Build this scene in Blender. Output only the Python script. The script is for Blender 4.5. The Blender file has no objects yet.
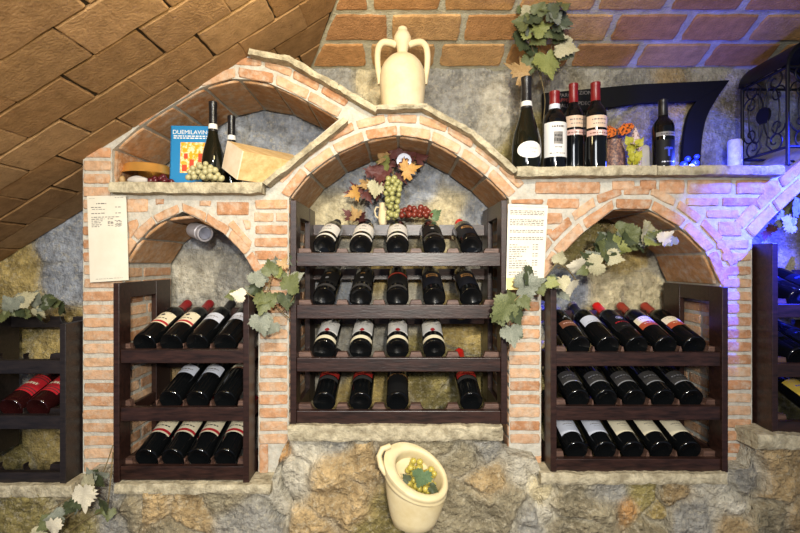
import bpy, bmesh, math, random
import numpy as np
from mathutils import Vector, Matrix, Euler, noise
from mathutils.geometry import tessellate_polygon

random.seed(7)
SC = bpy.context.scene
COL = SC.collection
PI = math.pi
EYE = 1.45            # camera height
CD = 1.40             # camera distance from the arcade face (y = 0)
F = 450.0             # focal length in pixels (800 px wide frame)
HX, HY = 400.0, 263.0 # vanishing point

def W(px, py, d):     # photo pixel + distance -> world point
    return Vector(((px - HX) * d / F, d - CD, EYE + (HY - py) * d / F))
def wx(px, d): return (px - HX) * d / F
def wz(py, d): return EYE + (HY - py) * d / F
def srgb(r, g, b):
    f = lambda c: (c / 255 / 12.92) if c / 255 <= .04045 else ((c / 255 + .055) / 1.055) ** 2.4
    return (f(r), f(g), f(b), 1.0)

# ------------------------------------------------------------------ materials
def mat(name, col, col2=None, nscale=20.0, mixlo=.35, mixhi=.65, rough=.6, bump=0.0, bscale=60.0, metal=0.0,
        attr=False, coat=0.0, emit=None, estr=0.0, spec=.5, wood=False, bdist=.004, sss=0.0, detail=6.0, attr_noise=.45, wash=None, wscale=34, wlo=.47, wamt=.85):
    m = bpy.data.materials.new(name); m.use_nodes = True
    nt = m.node_tree; N = nt.nodes; L = nt.links
    b = N['Principled BSDF']
    b.inputs['Roughness'].default_value = rough
    b.inputs['Metallic'].default_value = metal
    b.inputs['Coat Weight'].default_value = coat
    b.inputs['Coat Roughness'].default_value = .08
    b.inputs['Specular IOR Level'].default_value = spec
    b.inputs['Base Color'].default_value = col
    if sss:
        b.inputs['Subsurface Weight'].default_value = sss
        b.inputs['Subsurface Radius'].default_value = (.01, .008, .004)
    if emit:
        b.inputs['Emission Color'].default_value = emit
        b.inputs['Emission Strength'].default_value = estr
    tc = N.new('ShaderNodeTexCoord')
    src = tc.outputs['Object']
    if wood:
        mp = N.new('ShaderNodeMapping'); mp.inputs['Scale'].default_value = (1.0, 6.0, 6.0)
        L.new(src, mp.inputs['Vector']); src = mp.outputs['Vector']
    if attr or col2:
        n = N.new('ShaderNodeTexNoise'); n.inputs['Scale'].default_value = nscale; n.inputs['Detail'].default_value = detail
        n.inputs['Roughness'].default_value = .65
        L.new(src, n.inputs['Vector'])
        mr = N.new('ShaderNodeMapRange'); mr.inputs['From Min'].default_value = mixlo; mr.inputs['From Max'].default_value = mixhi
        L.new(n.outputs['Fac'], mr.inputs['Value'])
        mx = N.new('ShaderNodeMix'); mx.data_type = 'RGBA'
        L.new(mr.outputs['Result'], mx.inputs['Factor'])
        if attr:
            at = N.new('ShaderNodeAttribute'); at.attribute_name = 'Col'
            hs = N.new('ShaderNodeMix'); hs.data_type = 'RGBA'; hs.blend_type = 'MULTIPLY'; hs.inputs['Factor'].default_value = 1.0
            L.new(at.outputs['Color'], hs.inputs['A']); k = 1 - attr_noise
            hs.inputs['B'].default_value = (k, k * .97, k * .92, 1)
            L.new(hs.outputs['Result'], mx.inputs['A']); L.new(at.outputs['Color'], mx.inputs['B'])
        else:
            mx.inputs['A'].default_value = col; mx.inputs['B'].default_value = col2
        out = mx.outputs['Result']
        if wash:
            nw = N.new('ShaderNodeTexNoise'); nw.inputs['Scale'].default_value = wscale; nw.inputs['Detail'].default_value = 7; nw.inputs['Roughness'].default_value = .7
            L.new(src, nw.inputs['Vector'])
            rw = N.new('ShaderNodeMapRange'); rw.inputs['From Min'].default_value = wlo; rw.inputs['From Max'].default_value = .72; rw.inputs['To Max'].default_value = wamt
            L.new(nw.outputs['Fac'], rw.inputs['Value'])
            m2 = N.new('ShaderNodeMix'); m2.data_type = 'RGBA'; L.new(rw.outputs['Result'], m2.inputs['Factor']); L.new(out, m2.inputs['A']); m2.inputs['B'].default_value = wash
            out = m2.outputs['Result']
        L.new(out, b.inputs['Base Color'])
    if bump:
        n2 = N.new('ShaderNodeTexNoise'); n2.inputs['Scale'].default_value = bscale; n2.inputs['Detail'].default_value = 8
        n2.inputs['Roughness'].default_value = .6
        L.new(src, n2.inputs['Vector'])
        bp = N.new('ShaderNodeBump'); bp.inputs['Strength'].default_value = bump; bp.inputs['Distance'].default_value = bdist
        L.new(n2.outputs['Fac'], bp.inputs['Height']); L.new(bp.outputs['Normal'], b.inputs['Normal'])
    return m

M = {}
M['brick'] = mat('brickwork', srgb(200, 150, 110), attr=True, nscale=45, mixlo=.3, mixhi=.6, rough=.9, bump=.9, bscale=120, spec=.2, bdist=.004, attr_noise=.34, wash=srgb(194, 182, 164))
M['vault'] = mat('vault_bricks', srgb(170, 120, 70), attr=True, nscale=28, mixlo=.3, mixhi=.65, rough=.85, bump=1.0, bscale=150, spec=.25, bdist=.006, attr_noise=.36)
M['stone'] = mat('rubble_stone', srgb(150, 140, 120), attr=True, nscale=38, mixlo=.36, mixhi=.62, rough=.9, bump=1.0, bscale=75, spec=.25, bdist=.02, attr_noise=.40, detail=12, wash=srgb(206, 196, 170), wscale=70, wlo=.52, wamt=.75)
M['slab'] = mat('stone_slab', srgb(142, 132, 108), srgb(198, 188, 160), nscale=36, rough=.85, bump=1.0, bscale=80, bdist=.008, spec=.25)
M['wood'] = mat('dark_stained_wood', srgb(24, 13, 10), srgb(54, 33, 27), nscale=16, rough=.36, bump=.25, bscale=40, wood=True, spec=.5, bdist=.002)
M['cradlewood'] = mat('worn_reddish_wood', srgb(60, 40, 34), srgb(104, 78, 66), nscale=20, rough=.5, bump=.2, bscale=40, wood=True)
M['blackwood'] = mat('black_wood', srgb(22, 18, 18), srgb(40, 33, 31), nscale=16, rough=.4, bump=.2, bscale=40, wood=True)
M['glass'] = mat('dark_bottle_glass', (.0035, .004, .0045, 1), rough=.06, spec=.5)
M['greenglass'] = mat('green_bottle_glass', (.006, .007, .004, 1), rough=.07, spec=.45)
M['redwine'] = mat('reddish_bottle_glass', (.02, .004, .004, 1), rough=.07, coat=.3)
M['cap_black'] = mat('black_capsule', srgb(28, 27, 29), rough=.35)
M['cap_red'] = mat('red_capsule', srgb(122, 22, 26), rough=.35)
M['cap_bright'] = mat('bright_red_capsule', srgb(205, 32, 26), rough=.35)
M['cap_brown'] = mat('brick_red_capsule', srgb(150, 56, 40), rough=.35)
M['cap_khaki'] = mat('khaki_tip', srgb(112, 100, 66), rough=.5)
M['cap_foil'] = mat('black_foil', srgb(14, 14, 16), srgb(30, 31, 34), nscale=60, rough=.3, bump=.5, bscale=120, bdist=.002)
M['white'] = mat('white_label', srgb(226, 224, 218), rough=.55)
M['bluewhite'] = mat('cool_white_label', srgb(206, 211, 224), rough=.5)
M['cream'] = mat('cream_label', srgb(228, 218, 188), rough=.55)
M['greylabel'] = mat('grey_label', srgb(58, 56, 55), rough=.55)
M['darklabel'] = mat('black_label', srgb(17, 17, 18), rough=.6, spec=.25)
M['midgrey'] = mat('mid_grey_print', srgb(126, 122, 118), rough=.5)
M['silver'] = mat('silver_print', srgb(188, 190, 195), rough=.35, metal=.4)
M['gold'] = mat('gold_print', srgb(190, 140, 80), rough=.4, metal=.3)
M['redlabel'] = mat('red_label', srgb(165, 38, 32), rough=.5)
M['redstripe'] = mat('red_stripe', srgb(178, 30, 40), rough=.5)
M['brownlabel'] = mat('brown_label', srgb(120, 76, 56), rough=.5)
M['rustlabel'] = mat('rust_label', srgb(172, 78, 48), rough=.5)
M['pink'] = mat('pinkish_label', srgb(206, 168, 158), rough=.5)
M['pinkcream'] = mat('pinkish_cream_label', srgb(214, 186, 160), rough=.5)
M['ink'] = mat('dark_ink', srgb(48, 45, 46), rough=.6)
M['softink'] = mat('soft_ink', srgb(105, 100, 98), rough=.6)
M['navy'] = mat('navy_label', srgb(14, 17, 28), rough=.55, spec=.3)
M['bluelabel'] = mat('blue_print', srgb(60, 78, 190), rough=.45)
M['yellow'] = mat('yellow_print', srgb(225, 190, 70), rough=.5)
M['terracotta'] = mat('cream_terracotta', srgb(208, 188, 146), srgb(220, 204, 168), nscale=14, rough=.75, bump=.25, bscale=90, bdist=.002, spec=.3)
M['urn'] = mat('pale_ceramic', srgb(202, 184, 138), srgb(214, 200, 160), nscale=18, rough=.6, bump=.2, bscale=80, bdist=.002)
M['paper'] = mat('menu_paper', srgb(216, 212, 196), srgb(206, 200, 182), nscale=9, rough=.8)
M['yellowpaper'] = mat('yellowed_paper', srgb(228, 210, 140), rough=.8)
M['lightwood'] = mat('pale_pine', srgb(196, 158, 100), srgb(228, 200, 148), nscale=9, rough=.55, wood=True, bump=.15, bscale=30, bdist=.001)
M['endgrain'] = mat('pine_end', srgb(226, 204, 172), srgb(242, 228, 204), nscale=14, rough=.6)
M['brass'] = mat('brass', srgb(236, 178, 92), rough=.34, metal=.7)
M['iron'] = mat('black_wrought_iron', srgb(20, 19, 22), rough=.45, metal=.4, bump=.2, bscale=150, bdist=.001)
M['blueframe'] = mat('black_paint', srgb(13, 13, 15), rough=.8, spec=.2, bump=.2, bscale=60, bdist=.002)
M['bookblue'] = mat('blue_book_cover', srgb(34, 122, 176), rough=.35)
M['bookart'] = mat('book_cover_art', srgb(228, 160, 30), srgb(235, 215, 170), nscale=70, rough=.35, mixlo=.48, mixhi=.56)
M['bookred'] = mat('book_art_red', srgb(190, 70, 40), rough=.4)
M['pages'] = mat('book_pages', srgb(225, 218, 200), rough=.8)
M['lampgrey'] = mat('grey_lamp_metal', srgb(168, 164, 168), rough=.4, metal=.2)
M['lampface'] = mat('lamp_glass', srgb(120, 122, 135), rough=.1, coat=.4)
M['g_green'] = mat('green_grape', srgb(138, 138, 80), srgb(176, 172, 112), nscale=50, rough=.3, sss=.15)
M['g_yellow'] = mat('yellow_grape', srgb(164, 150, 58), srgb(196, 182, 92), nscale=50, rough=.28, sss=.15)
M['g_red'] = mat('red_grape', srgb(96, 32, 28), srgb(136, 62, 46), nscale=50, rough=.28, sss=.1)
M['g_dark'] = mat('dark_red_grape', srgb(82, 24, 32), rough=.3)
M['g_olive'] = mat('dusty_olive_grape', srgb(148, 140, 92), srgb(186, 180, 140), nscale=60, rough=.4)
M['stem'] = mat('vine_stem', srgb(92, 78, 50), srgb(128, 112, 72), nscale=40, rough=.8)
M['lf_green'] = mat('leaf_green', srgb(64, 74, 40), srgb(112, 116, 72), nscale=30, rough=.6)
M['lf_dark'] = mat('leaf_dark_green', srgb(40, 50, 30), srgb(76, 84, 52), nscale=30, rough=.6)
M['lf_lime'] = mat('leaf_lime_green', srgb(98, 106, 50), srgb(144, 146, 84), nscale=30, rough=.6)
M['lf_pale'] = mat('leaf_pale', srgb(146, 142, 108), srgb(190, 182, 150), nscale=30, rough=.65)
M['lf_white'] = mat('leaf_white', srgb(184, 176, 150), srgb(214, 206, 184), nscale=30, rough=.65)
M['lf_grey'] = mat('leaf_grey_green', srgb(88, 96, 82), srgb(142, 144, 128), nscale=30, rough=.65)
M['lf_gold'] = mat('leaf_gold', srgb(196, 158, 74), srgb(150, 96, 54), nscale=30, rough=.6)
M['lf_maroon'] = mat('leaf_maroon', srgb(74, 36, 36), srgb(104, 58, 50), nscale=30, rough=.6)
M['lf_tan'] = mat('leaf_tan', srgb(184, 156, 106), srgb(136, 100, 58), nscale=36, rough=.6)
M['lf_teal'] = mat('leaf_teal_green', srgb(58, 88, 60), srgb(112, 132, 92), nscale=40, rough=.55)
M['plaster'] = mat('plain_white_ceramic', srgb(214, 216, 226), rough=.4)
M['blueglow'] = mat('blue_lamp_glass', srgb(30, 40, 220), rough=.2, emit=(.01, .03, 1, 1), estr=2.5)
M['whiteglow'] = mat('white_lamp_glass', srgb(210, 220, 255), rough=.2, emit=(.6, .7, 1, 1), estr=3.0)
M['candle'] = mat('white_wax', srgb(222, 220, 226), srgb(190, 188, 196), nscale=60, rough=.6, bump=.5, bscale=90, bdist=.003)
M['chalk'] = mat('chalk_white_paint', srgb(104, 98, 96), rough=.8)
M['chalkred'] = mat('chalk_red_paint', srgb(112, 36, 34), rough=.8)
M['orange'] = mat('orange_wing', srgb(226, 112, 20), srgb(30, 18, 12), nscale=120, mixlo=.52, mixhi=.56, rough=.6)
M['speckle'] = mat('speckled_jar', srgb(92, 70, 72), srgb(170, 128, 104), nscale=120, mixlo=.45, mixhi=.6, rough=.5)
M['shell'] = mat('speckled_shell', srgb(226, 204, 196), srgb(120, 70, 64), nscale=140, mixlo=.52, mixhi=.6, rough=.4)
M['sprig'] = mat('yellow_green_sprig', srgb(150, 150, 34), srgb(186, 180, 60), nscale=40, rough=.6)
M['palestone'] = mat('pale_round_stone', srgb(176, 172, 166), srgb(196, 190, 182), nscale=20, rough=.7)
M['floor'] = mat('floor_tiles', srgb(120, 88, 62), srgb(140, 104, 76), nscale=6, rough=.7)

# ------------------------------------------------------------------ mesh building
class MB:
    def __init__(s): s.v = []; s.f = []; s.c = []
    def add(s, vs, fs, col=None):
        b = len(s.v); s.v += [tuple(v) for v in vs]
        for f in fs:
            s.f.append(tuple(b + i for i in f)); s.c.append(col or (1, 1, 1, 1))
        return s
    def box(s, x0, x1, y0, y1, z0, z1, col=None):
        return s.add([(x0, y0, z0), (x1, y0, z0), (x1, y1, z0), (x0, y1, z0), (x0, y0, z1), (x1, y0, z1), (x1, y1, z1), (x0, y1, z1)],
                     [(0, 3, 2, 1), (4, 5, 6, 7), (0, 1, 5, 4), (1, 2, 6, 5), (2, 3, 7, 6), (3, 0, 4, 7)], col)
    def lathe(s, prof, n=32, center=(0, 0, 0)):
        vs, fs = [], []; idx = []
        for r, z in prof:
            if r < 1e-6: idx.append([len(vs)]); vs.append((center[0], center[1], center[2] + z))
            else:
                idx.append(list(range(len(vs), len(vs) + n)))
                vs += [(center[0] + r * math.cos(2 * PI * i / n), center[1] + r * math.sin(2 * PI * i / n), center[2] + z) for i in range(n)]
        for a, b in zip(idx, idx[1:]):
            for i in range(n):
                j = (i + 1) % n
                if len(a) == 1 and len(b) == 1: continue
                if len(a) == 1: fs.append((a[0], b[j], b[i]))
                elif len(b) == 1: fs.append((a[i], a[j], b[0]))
                else: fs.append((a[i], a[j], b[j], b[i]))
        return s.add(vs, fs)
    def tube(s, pts, r, n=8, closed=False):
        pts = [Vector(p) for p in pts]; R = r if isinstance(r, (list, tuple)) else [r] * len(pts)
        vs, fs = [], []; m = len(pts)
        prev = None
        for i, p in enumerate(pts):
            t = (pts[(i + 1) % m] - pts[i - 1]) if closed else (pts[min(i + 1, m - 1)] - pts[max(i - 1, 0)])
            t.normalize()
            if prev is None:
                a = Vector((0, 0, 1)) if abs(t.z) < .9 else Vector((1, 0, 0))
                u = t.cross(a).normalized()
            else:
                u = (prev - t * prev.dot(t)).normalized()
            prev = u; w = t.cross(u)
            vs += [p + (u * math.cos(2 * PI * k / n) + w * math.sin(2 * PI * k / n)) * R[i] for k in range(n)]
        for i in range(m if closed else m - 1):
            j = (i + 1) % m
            for k in range(n):
                l = (k + 1) % n
                fs.append((i * n + k, i * n + l, j * n + l, j * n + k))
        if not closed:
            fs.append(tuple(range(n - 1, -1, -1))); fs.append(tuple((m - 1) * n + k for k in range(n)))
        return s.add(vs, fs)
    def prism(s, poly, y0, y1):      # poly: list of (x,z), extruded along y; concave allowed
        n = len(poly)
        vs = [(x, y0, z) for x, z in poly] + [(x, y1, z) for x, z in poly]
        tri = tessellate_polygon([[Vector((x, z, 0)) for x, z in poly]])
        fs = [tuple(t) for t in tri] + [tuple(n + i for i in reversed(t)) for t in tri]
        fs += [(i, (i + 1) % n, n + (i + 1) % n, n + i) for i in range(n)]
        return s.add(vs, fs)
    def patch(s, R, a0, a1, z0, z1, n=12):   # piece of a cylinder about local z; angle 0 = local -y
        vs, fs = [], []
        for i in range(n + 1):
            a = a0 + (a1 - a0) * i / n
            vs += [(R * math.sin(a), -R * math.cos(a), z0), (R * math.sin(a), -R * math.cos(a), z1)]
        fs = [(2 * i, 2 * i + 2, 2 * i + 3, 2 * i + 1) for i in range(n)]
        return s.add(vs, fs)

def obj(name, mb, material, parent=None, smooth=None, bevel=0.0, attr=False, loc=None):
    me = bpy.data.meshes.new(name)
    off = Vector(parent_loc.get(parent.name, (0, 0, 0))) if (parent is not None and loc == 'world') else None
    vs = mb.v if off is None else [(v[0] - off.x, v[1] - off.y, v[2] - off.z) for v in mb.v]
    me.from_pydata(vs, [], mb.f); me.update()
    if attr:
        ca = me.color_attributes.new('Col', 'FLOAT_COLOR', 'CORNER')
        buf = []
        for p in me.polygons:
            c = mb.c[p.index]
            buf += list(c) * p.loop_total
        ca.data.foreach_set('color', buf)
    bm = bmesh.new(); bm.from_mesh(me); bmesh.ops.recalc_face_normals(bm, faces=bm.faces); bm.to_mesh(me); bm.free()
    if smooth is not None:
        for p in me.polygons: p.use_smooth = True
        me.set_sharp_from_angle(angle=math.radians(smooth))
    me.materials.append(material)
    o = bpy.data.objects.new(name, me); COL.objects.link(o)
    if parent is not None: o.parent = parent
    if bevel:
        md = o.modifiers.new('edge', 'BEVEL'); md.width = bevel; md.segments = 2; md.limit_method = 'ANGLE'
    return o

parent_loc = {}
def thing(name, label, cat, loc=(0, 0, 0), rot=None, group=None):
    o = bpy.data.objects.new(name, None); COL.objects.link(o); o.empty_display_size = .05
    o.location = loc
    if rot is not None: o.rotation_euler = rot
    o['label'] = label; o['category'] = cat
    if group: o['group'] = group
    parent_loc[o.name] = Vector(loc)
    return o
def tag(o, label, cat, group=None):
    o['label'] = label; o['category'] = cat
    if group: o['group'] = group
    return o
def struct(name, mb, material, label, cat='wall', **k):
    o = obj(name, mb, material, None, **k); o['kind'] = 'structure'; o['label'] = label; o['category'] = cat
    return o
def origin_to(o, loc):      # move a top-level mesh's origin to loc
    loc = Vector(loc); o.data.transform(Matrix.Translation(-loc)); o.location = loc; return o
def copy_tree(o, parent=None):
    c = o.copy(); COL.objects.link(c)
    if parent is not None: c.parent = parent
    for ch in o.children: copy_tree(ch, c)
    return c

def text(name, body, size, material, parent, loc, rot=(PI / 2, 0, 0), extr=.0003, align='CENTER'):
    cu = bpy.data.curves.new(name, 'FONT'); cu.body = body; cu.size = size; cu.extrude = extr
    cu.align_x = align; cu.align_y = 'CENTER'
    o = bpy.data.objects.new(name, cu); COL.objects.link(o); o.parent = parent
    cu.materials.append(material); bpy.context.view_layer.update()
    me = bpy.data.meshes.new_from_object(o.evaluated_get(bpy.context.evaluated_depsgraph_get()))
    bpy.data.objects.remove(o); o = bpy.data.objects.new(name, me); COL.objects.link(o); o.parent = parent
    if not me.materials: me.materials.append(material)
    o.location = loc; o.rotation_euler = rot; return o

def jit(c, k=.08):
    f = 1 + random.uniform(-k, k); g = random.uniform(-k * .35, k * .35)
    return (c[0] * f * (1 + g), c[1] * f, c[2] * f * (1 - g), 1)

MORTAR = srgb(190, 187, 176)
BRICKS = [srgb(198, 156, 120), srgb(192, 146, 110), srgb(204, 166, 132), srgb(196, 158, 126), srgb(180, 132, 96)]
def bcol(): return jit(random.choice(BRICKS), .07)

def brick2d(mb, quad, to3, proud=.005, col=None, sub=4, wob=.0012, bev=.0028, cor=.035):
    """quad: 4 corner points (a,b) in plane metres; to3(a,b,h): plane -> world, h = height above the plane."""
    col = col or bcol(); pts = []
    c = Vector((sum(p[0] for p in quad) / 4, sum(p[1] for p in quad) / 4))
    for i in range(4):
        a = Vector(quad[i]); b = Vector(quad[(i + 1) % 4])
        for k in range(sub):
            t = k / sub; p = a.lerp(b, t)
            if k == 0: p = p.lerp(c, cor)
            p += Vector((random.uniform(-wob, wob), random.uniform(-wob, wob))); pts.append(p)
    n = len(pts); inn = []
    for p in pts:
        dv = (c - p); L = dv.length; inn.append(p + dv * min(.4, bev / max(L, 1e-5)) * 1.4)
    pr = proud * random.uniform(.75, 1.2)
    vs = [to3(p.x, p.y, -.004) for p in pts] + [to3(p.x, p.y, pr * .55) for p in pts] + [to3(p.x, p.y, pr) for p in inn] + [to3(c.x, c.y, pr * 1.05)]
    fs = []
    for i in range(n):
        j = (i + 1) % n
        fs += [(i, j, n + j, n + i), (n + i, n + j, 2 * n + j, 2 * n + i), (2 * n + i, 2 * n + j, 3 * n)]
    mb.add(vs, fs, col)

def front3(a, b, h): return (a, -h, b)
def pxquad(mb, q, col=None, **k):    # quad in photo pixels on the arcade's face
    brick2d(mb, [(wx(x, CD), wz(y, CD)) for x, y in q], front3, col=col, **k)
def pxrect(mb, x0, y0, x1, y1, col=None, **k): pxquad(mb, [(x0, y0), (x1, y0), (x1, y1), (x0, y1)], col, **k)

def resample(pts, n=400):
    P = [Vector(p) for p in pts]; L = [0]
    for a, b in zip(P, P[1:]): L.append(L[-1] + (b - a).length)
    def at(s):
        s = max(0, min(L[-1], s))
        for i in range(len(P) - 1):
            if s <= L[i + 1] + 1e-9:
                return P[i].lerp(P[i + 1], (s - L[i]) / max(1e-9, L[i + 1] - L[i]))
        return P[-1]
    return at, L[-1]
def offset_curve(pts, off, side=1):
    P = [Vector(p) for p in pts]; out = []
    for i, p in enumerate(P):
        t = (P[min(i + 1, len(P) - 1)] - P[max(0, i - 1)]).normalized()
        nrm = Vector((t.y, -t.x)) * side
        out.append(p + nrm * off)
    return out
def smooth_curve(pts, k=8):     # Catmull-Rom through the points
    P = [Vector(p) for p in pts]; out = []
    for i in range(len(P) - 1):
        p0 = P[max(i - 1, 0)]; p1 = P[i]; p2 = P[i + 1]; p3 = P[min(i + 2, len(P) - 1)]
        for j in range(k):
            t = j / k
            out.append(.5 * ((2 * p1) + (p2 - p0) * t + (2 * p0 - 5 * p1 + 4 * p2 - p3) * t * t + (3 * p1 - p0 - 3 * p2 + p3) * t ** 3))
    out.append(P[-1]); return out

def ring(mb, pts, r0, r1, length, gap=3.0, start=0.0, side=1, skip=None):
    a_in, L0 = resample(offset_curve(pts, r0 + .4, side)); a_out, L1 = resample(offset_curve(pts, r1, side))
    n = max(1, round((L0 - start) / (length + gap))); step = (L0 - start) / n
    for i in range(n):
        s0 = start + i * step + gap / 2; s1 = start + (i + 1) * step - gap / 2
        jl = random.uniform(-1, 1); s0 += jl; s1 += jl
        f = L1 / L0
        q = [a_in(s0), a_in(s1), a_out(s1 * f), a_out(s0 * f)]
        if skip and skip((q[0] + q[2]) / 2): continue
        pxquad(mb, [(p.x, p.y) for p in q])

def soffit(mb, pts, side, length, y0=.012, y1=.278, gap=3.0, two=False):
    """bricks lining the inside of an arch (their long faces)."""
    at, L = resample(pts); n = max(1, round(L / length)); step = L / n
    for i in range(n):
        a = at(i * step + gap / 2); b = at((i + 1) * step - gap / 2)
        A = Vector((wx(a.x, CD), wz(a.y, CD))); B = Vector((wx(b.x, CD), wz(b.y, CD)))
        t = (B - A); ln = t.length; t.normalize(); nr = Vector((t.y, -t.x)) * side
        def to3(u, v, h, A=A, t=t, nr=nr):
            p = A + t * u + nr * h; return (p.x, v, p.y)
        c = jit(random.choice([srgb(188, 142, 98), srgb(178, 130, 88), srgb(194, 150, 108)]), .07)
        if two:
            ym = (y0 + y1) / 2 + random.uniform(-.05, .05)
            brick2d(mb, [(0, y0), (ln, y0), (ln, ym - .006), (0, ym - .006)], to3, .004, c)
            brick2d(mb, [(0, ym + .006), (ln, ym + .006), (ln, y1), (0, y1)], to3, .004, c)
        else:
            brick2d(mb, [(0, y0), (ln, y0), (ln, y1), (0, y1)], to3, .004, c)

# ------------------------------------------------------------------ the arcade
C_IN = smooth_curve([(289, 199), (300, 182), (318, 167), (335, 155), (352, 146), (370, 139.5), (385, 136.5), (400, 135.5), (416, 137), (431, 141), (446, 148), (460, 157), (474, 167), (487, 177), (500, 189), (509, 199)], 3)
L_IN = [(124.5, 264), (130, 250), (154, 225), (182.5, 211.6), (215, 226), (240, 248), (254, 271), (258.5, 280)]
R_IN = [(541, 286), (543.5, 278), (564, 251), (585, 231), (613.6, 209.5), (643, 206.6), (674, 222.5), (701.5, 245), (719, 276), (720, 286)]
X_IN = [(752, 239), (775, 215), (800, 192), (842, 158), (885, 150), (935, 172), (975, 225)]
B_IN = [(112, 184), (112, 150), (137, 128), (165, 109), (200, 88), (228, 78.5), (262, 80), (300, 97), (339, 119)]
V = lambda p: (p[0], p[1])
outer = [(83, 492), (83, 155), (247, 53), (252, 57), (288, 64), (335, 89), (375, 110), (400, 107), (425, 108), (470, 134), (519, 174), (786, 174), (842, 128), (900, 118), (1010, 118), (1010, 480), (975, 480)]
outer += list(reversed(X_IN)) + [(752, 476), (720, 480)]
outer += list(reversed(R_IN)) + [(541, 480), (509, 470)]
outer += [V(p) for p in reversed(C_IN)] + [(289, 470), (258.5, 488)]
outer += list(reversed(L_IN)) + [(124.5, 492)]
hole = B_IN + [(262, 184)]
arc = MB()
loops = [[(wx(x, CD), wz(y, CD)) for x, y in outer], [(wx(x, CD), wz(y, CD)) for x, y in hole]]
flat = [p for l in loops for p in l]
tri = tessellate_polygon([[Vector((x, z, 0)) for x, z in l] for l in loops])
arc.add([(x, 0, z) for x, z in flat], [tuple(t) for t in tri], MORTAR)
for l in loops:
    n = len(l)
    arc.add([(x, 0, z) for x, z in l] + [(x, .286, z) for x, z in l], [(i, (i + 1) % n, n + (i + 1) % n, n + i) for i in range(n)], MORTAR)
# rings
ring(arc, C_IN, 0, 10, 31)
ring(arc, C_IN, 13, 22, 27, start=10)
ring(arc, smooth_curve(B_IN[2:], 3), 0, 10, 32, start=2)
ring(arc, smooth_curve(B_IN[4:], 3), 13, 21, 30, start=9)
ring(arc, L_IN, 0, 9, 26, gap=2.5)
ring(arc, R_IN, 0, 10.5, 31)
ring(arc, R_IN[1:-1], 13.5, 22.5, 27, start=6)
ring(arc, X_IN, 0, 12, 34, side=1)
ring(arc, X_IN, 14, 25, 30, start=-6, side=1)
# pillars and spandrels
for y in (148, 161, 174, 187): pxrect(arc, 84, y, 111 + random.uniform(-1, 1), y + 9.5)
def col_rows(x0, x1, y0, y1, pitch=13.1, h=9.2, split=None):
    y = y0; k = 0
    while y + h <= y1:
        j = random.uniform(-.8, .8)
        if split and k % split == 1:
            xm = x0 + (x1 - x0) * random.choice([.38, .6])
            pxrect(arc, x0 + j, y, xm - 1.5, y + h); pxrect(arc, xm + 1.5, y, x1, y + h)
        else: pxrect(arc, x0 + j, y + random.uniform(-.4, .4), x1 - .5, y + h)
        y += pitch; k += 1
col_rows(84, 123.5, 200, 480)
col_rows(259.5, 288, 264, 444)
col_rows(255, 288, 200, 262, 12.7, 9, split=4)
pxrect(arc, 259.5, 444, 268, 476)
col_rows(509.5, 540, 316, 456)
pxrect(arc, 535, 456, 541, 466)
col_rows(721, 751, 266, 470, 12.7, 9)
for r in [(127, 199, 148, 212), (156, 199, 164, 204.5), (200, 201, 211, 206), (217, 202, 249, 215),
          (535, 182, 600, 194), (511, 199.5, 543, 204), (547, 199, 579, 208.5), (547, 213, 562, 224), (546, 229, 552, 235), (510, 213, 543, 222), (510, 229, 538, 238), (510, 243, 532, 252), (510, 257, 527, 266), (510, 271, 530, 280), (510, 288, 539, 297), (510, 302, 539, 311),
          (659, 180, 684, 193.5), (687, 180, 731, 194), (736, 180, 778, 194), (686, 198, 718, 206), (722, 198, 757, 206), (706, 210, 738, 218), (718, 222, 741, 236), (716, 240, 748, 249), (721, 253, 750, 261),
          (612, 181, 634, 190), (640, 180, 656, 190)]:
    pxrect(arc, *r)
pxquad(arc, [(228, 225), (233, 220), (252, 242), (250, 248)])
pxquad(arc, [(243, 220), (250, 221), (251, 229), (246, 230)])
pxquad(arc, [(128, 222), (137, 219), (139, 226), (130, 240)])
# linings
soffit(arc, C_IN, 1, 34); soffit(arc, B_IN, 1, 36)
soffit(arc, L_IN, 1, 34); soffit(arc, R_IN, 1, 36); soffit(arc, X_IN, 1, 36)
for pxj, sgn, ya, yb in ((124.5, 1, 268, 480), (258.5, -1, 284, 470), (289, 1, 204, 440), (509, -1, 204, 440), (541, 1, 292, 470), (720, -1, 292, 470), (752, 1, 243, 440), (83, -1, 160, 480)):
    X = wx(pxj, CD); y = ya
    while y < yb:
        z1, z0 = wz(y, CD), wz(y + 9.4, CD); ym = .14 + random.uniform(-.06, .06)
        f = lambda u, v, h, X=X, s=sgn: (X + s * h, u, v)
        brick2d(arc, [(.004, z0), (ym - .006, z0), (ym - .006, z1), (.004, z1)], f, .003)
        brick2d(arc, [(ym + .006, z0), (.28, z0), (.28, z1), (ym + .006, z1)], f, .003)
        y += 13.1
struct('wall_arcade', arc, M['brick'], 'brick arcade of arches and pillars holding the wine racks', 'wall', attr=True)

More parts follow.
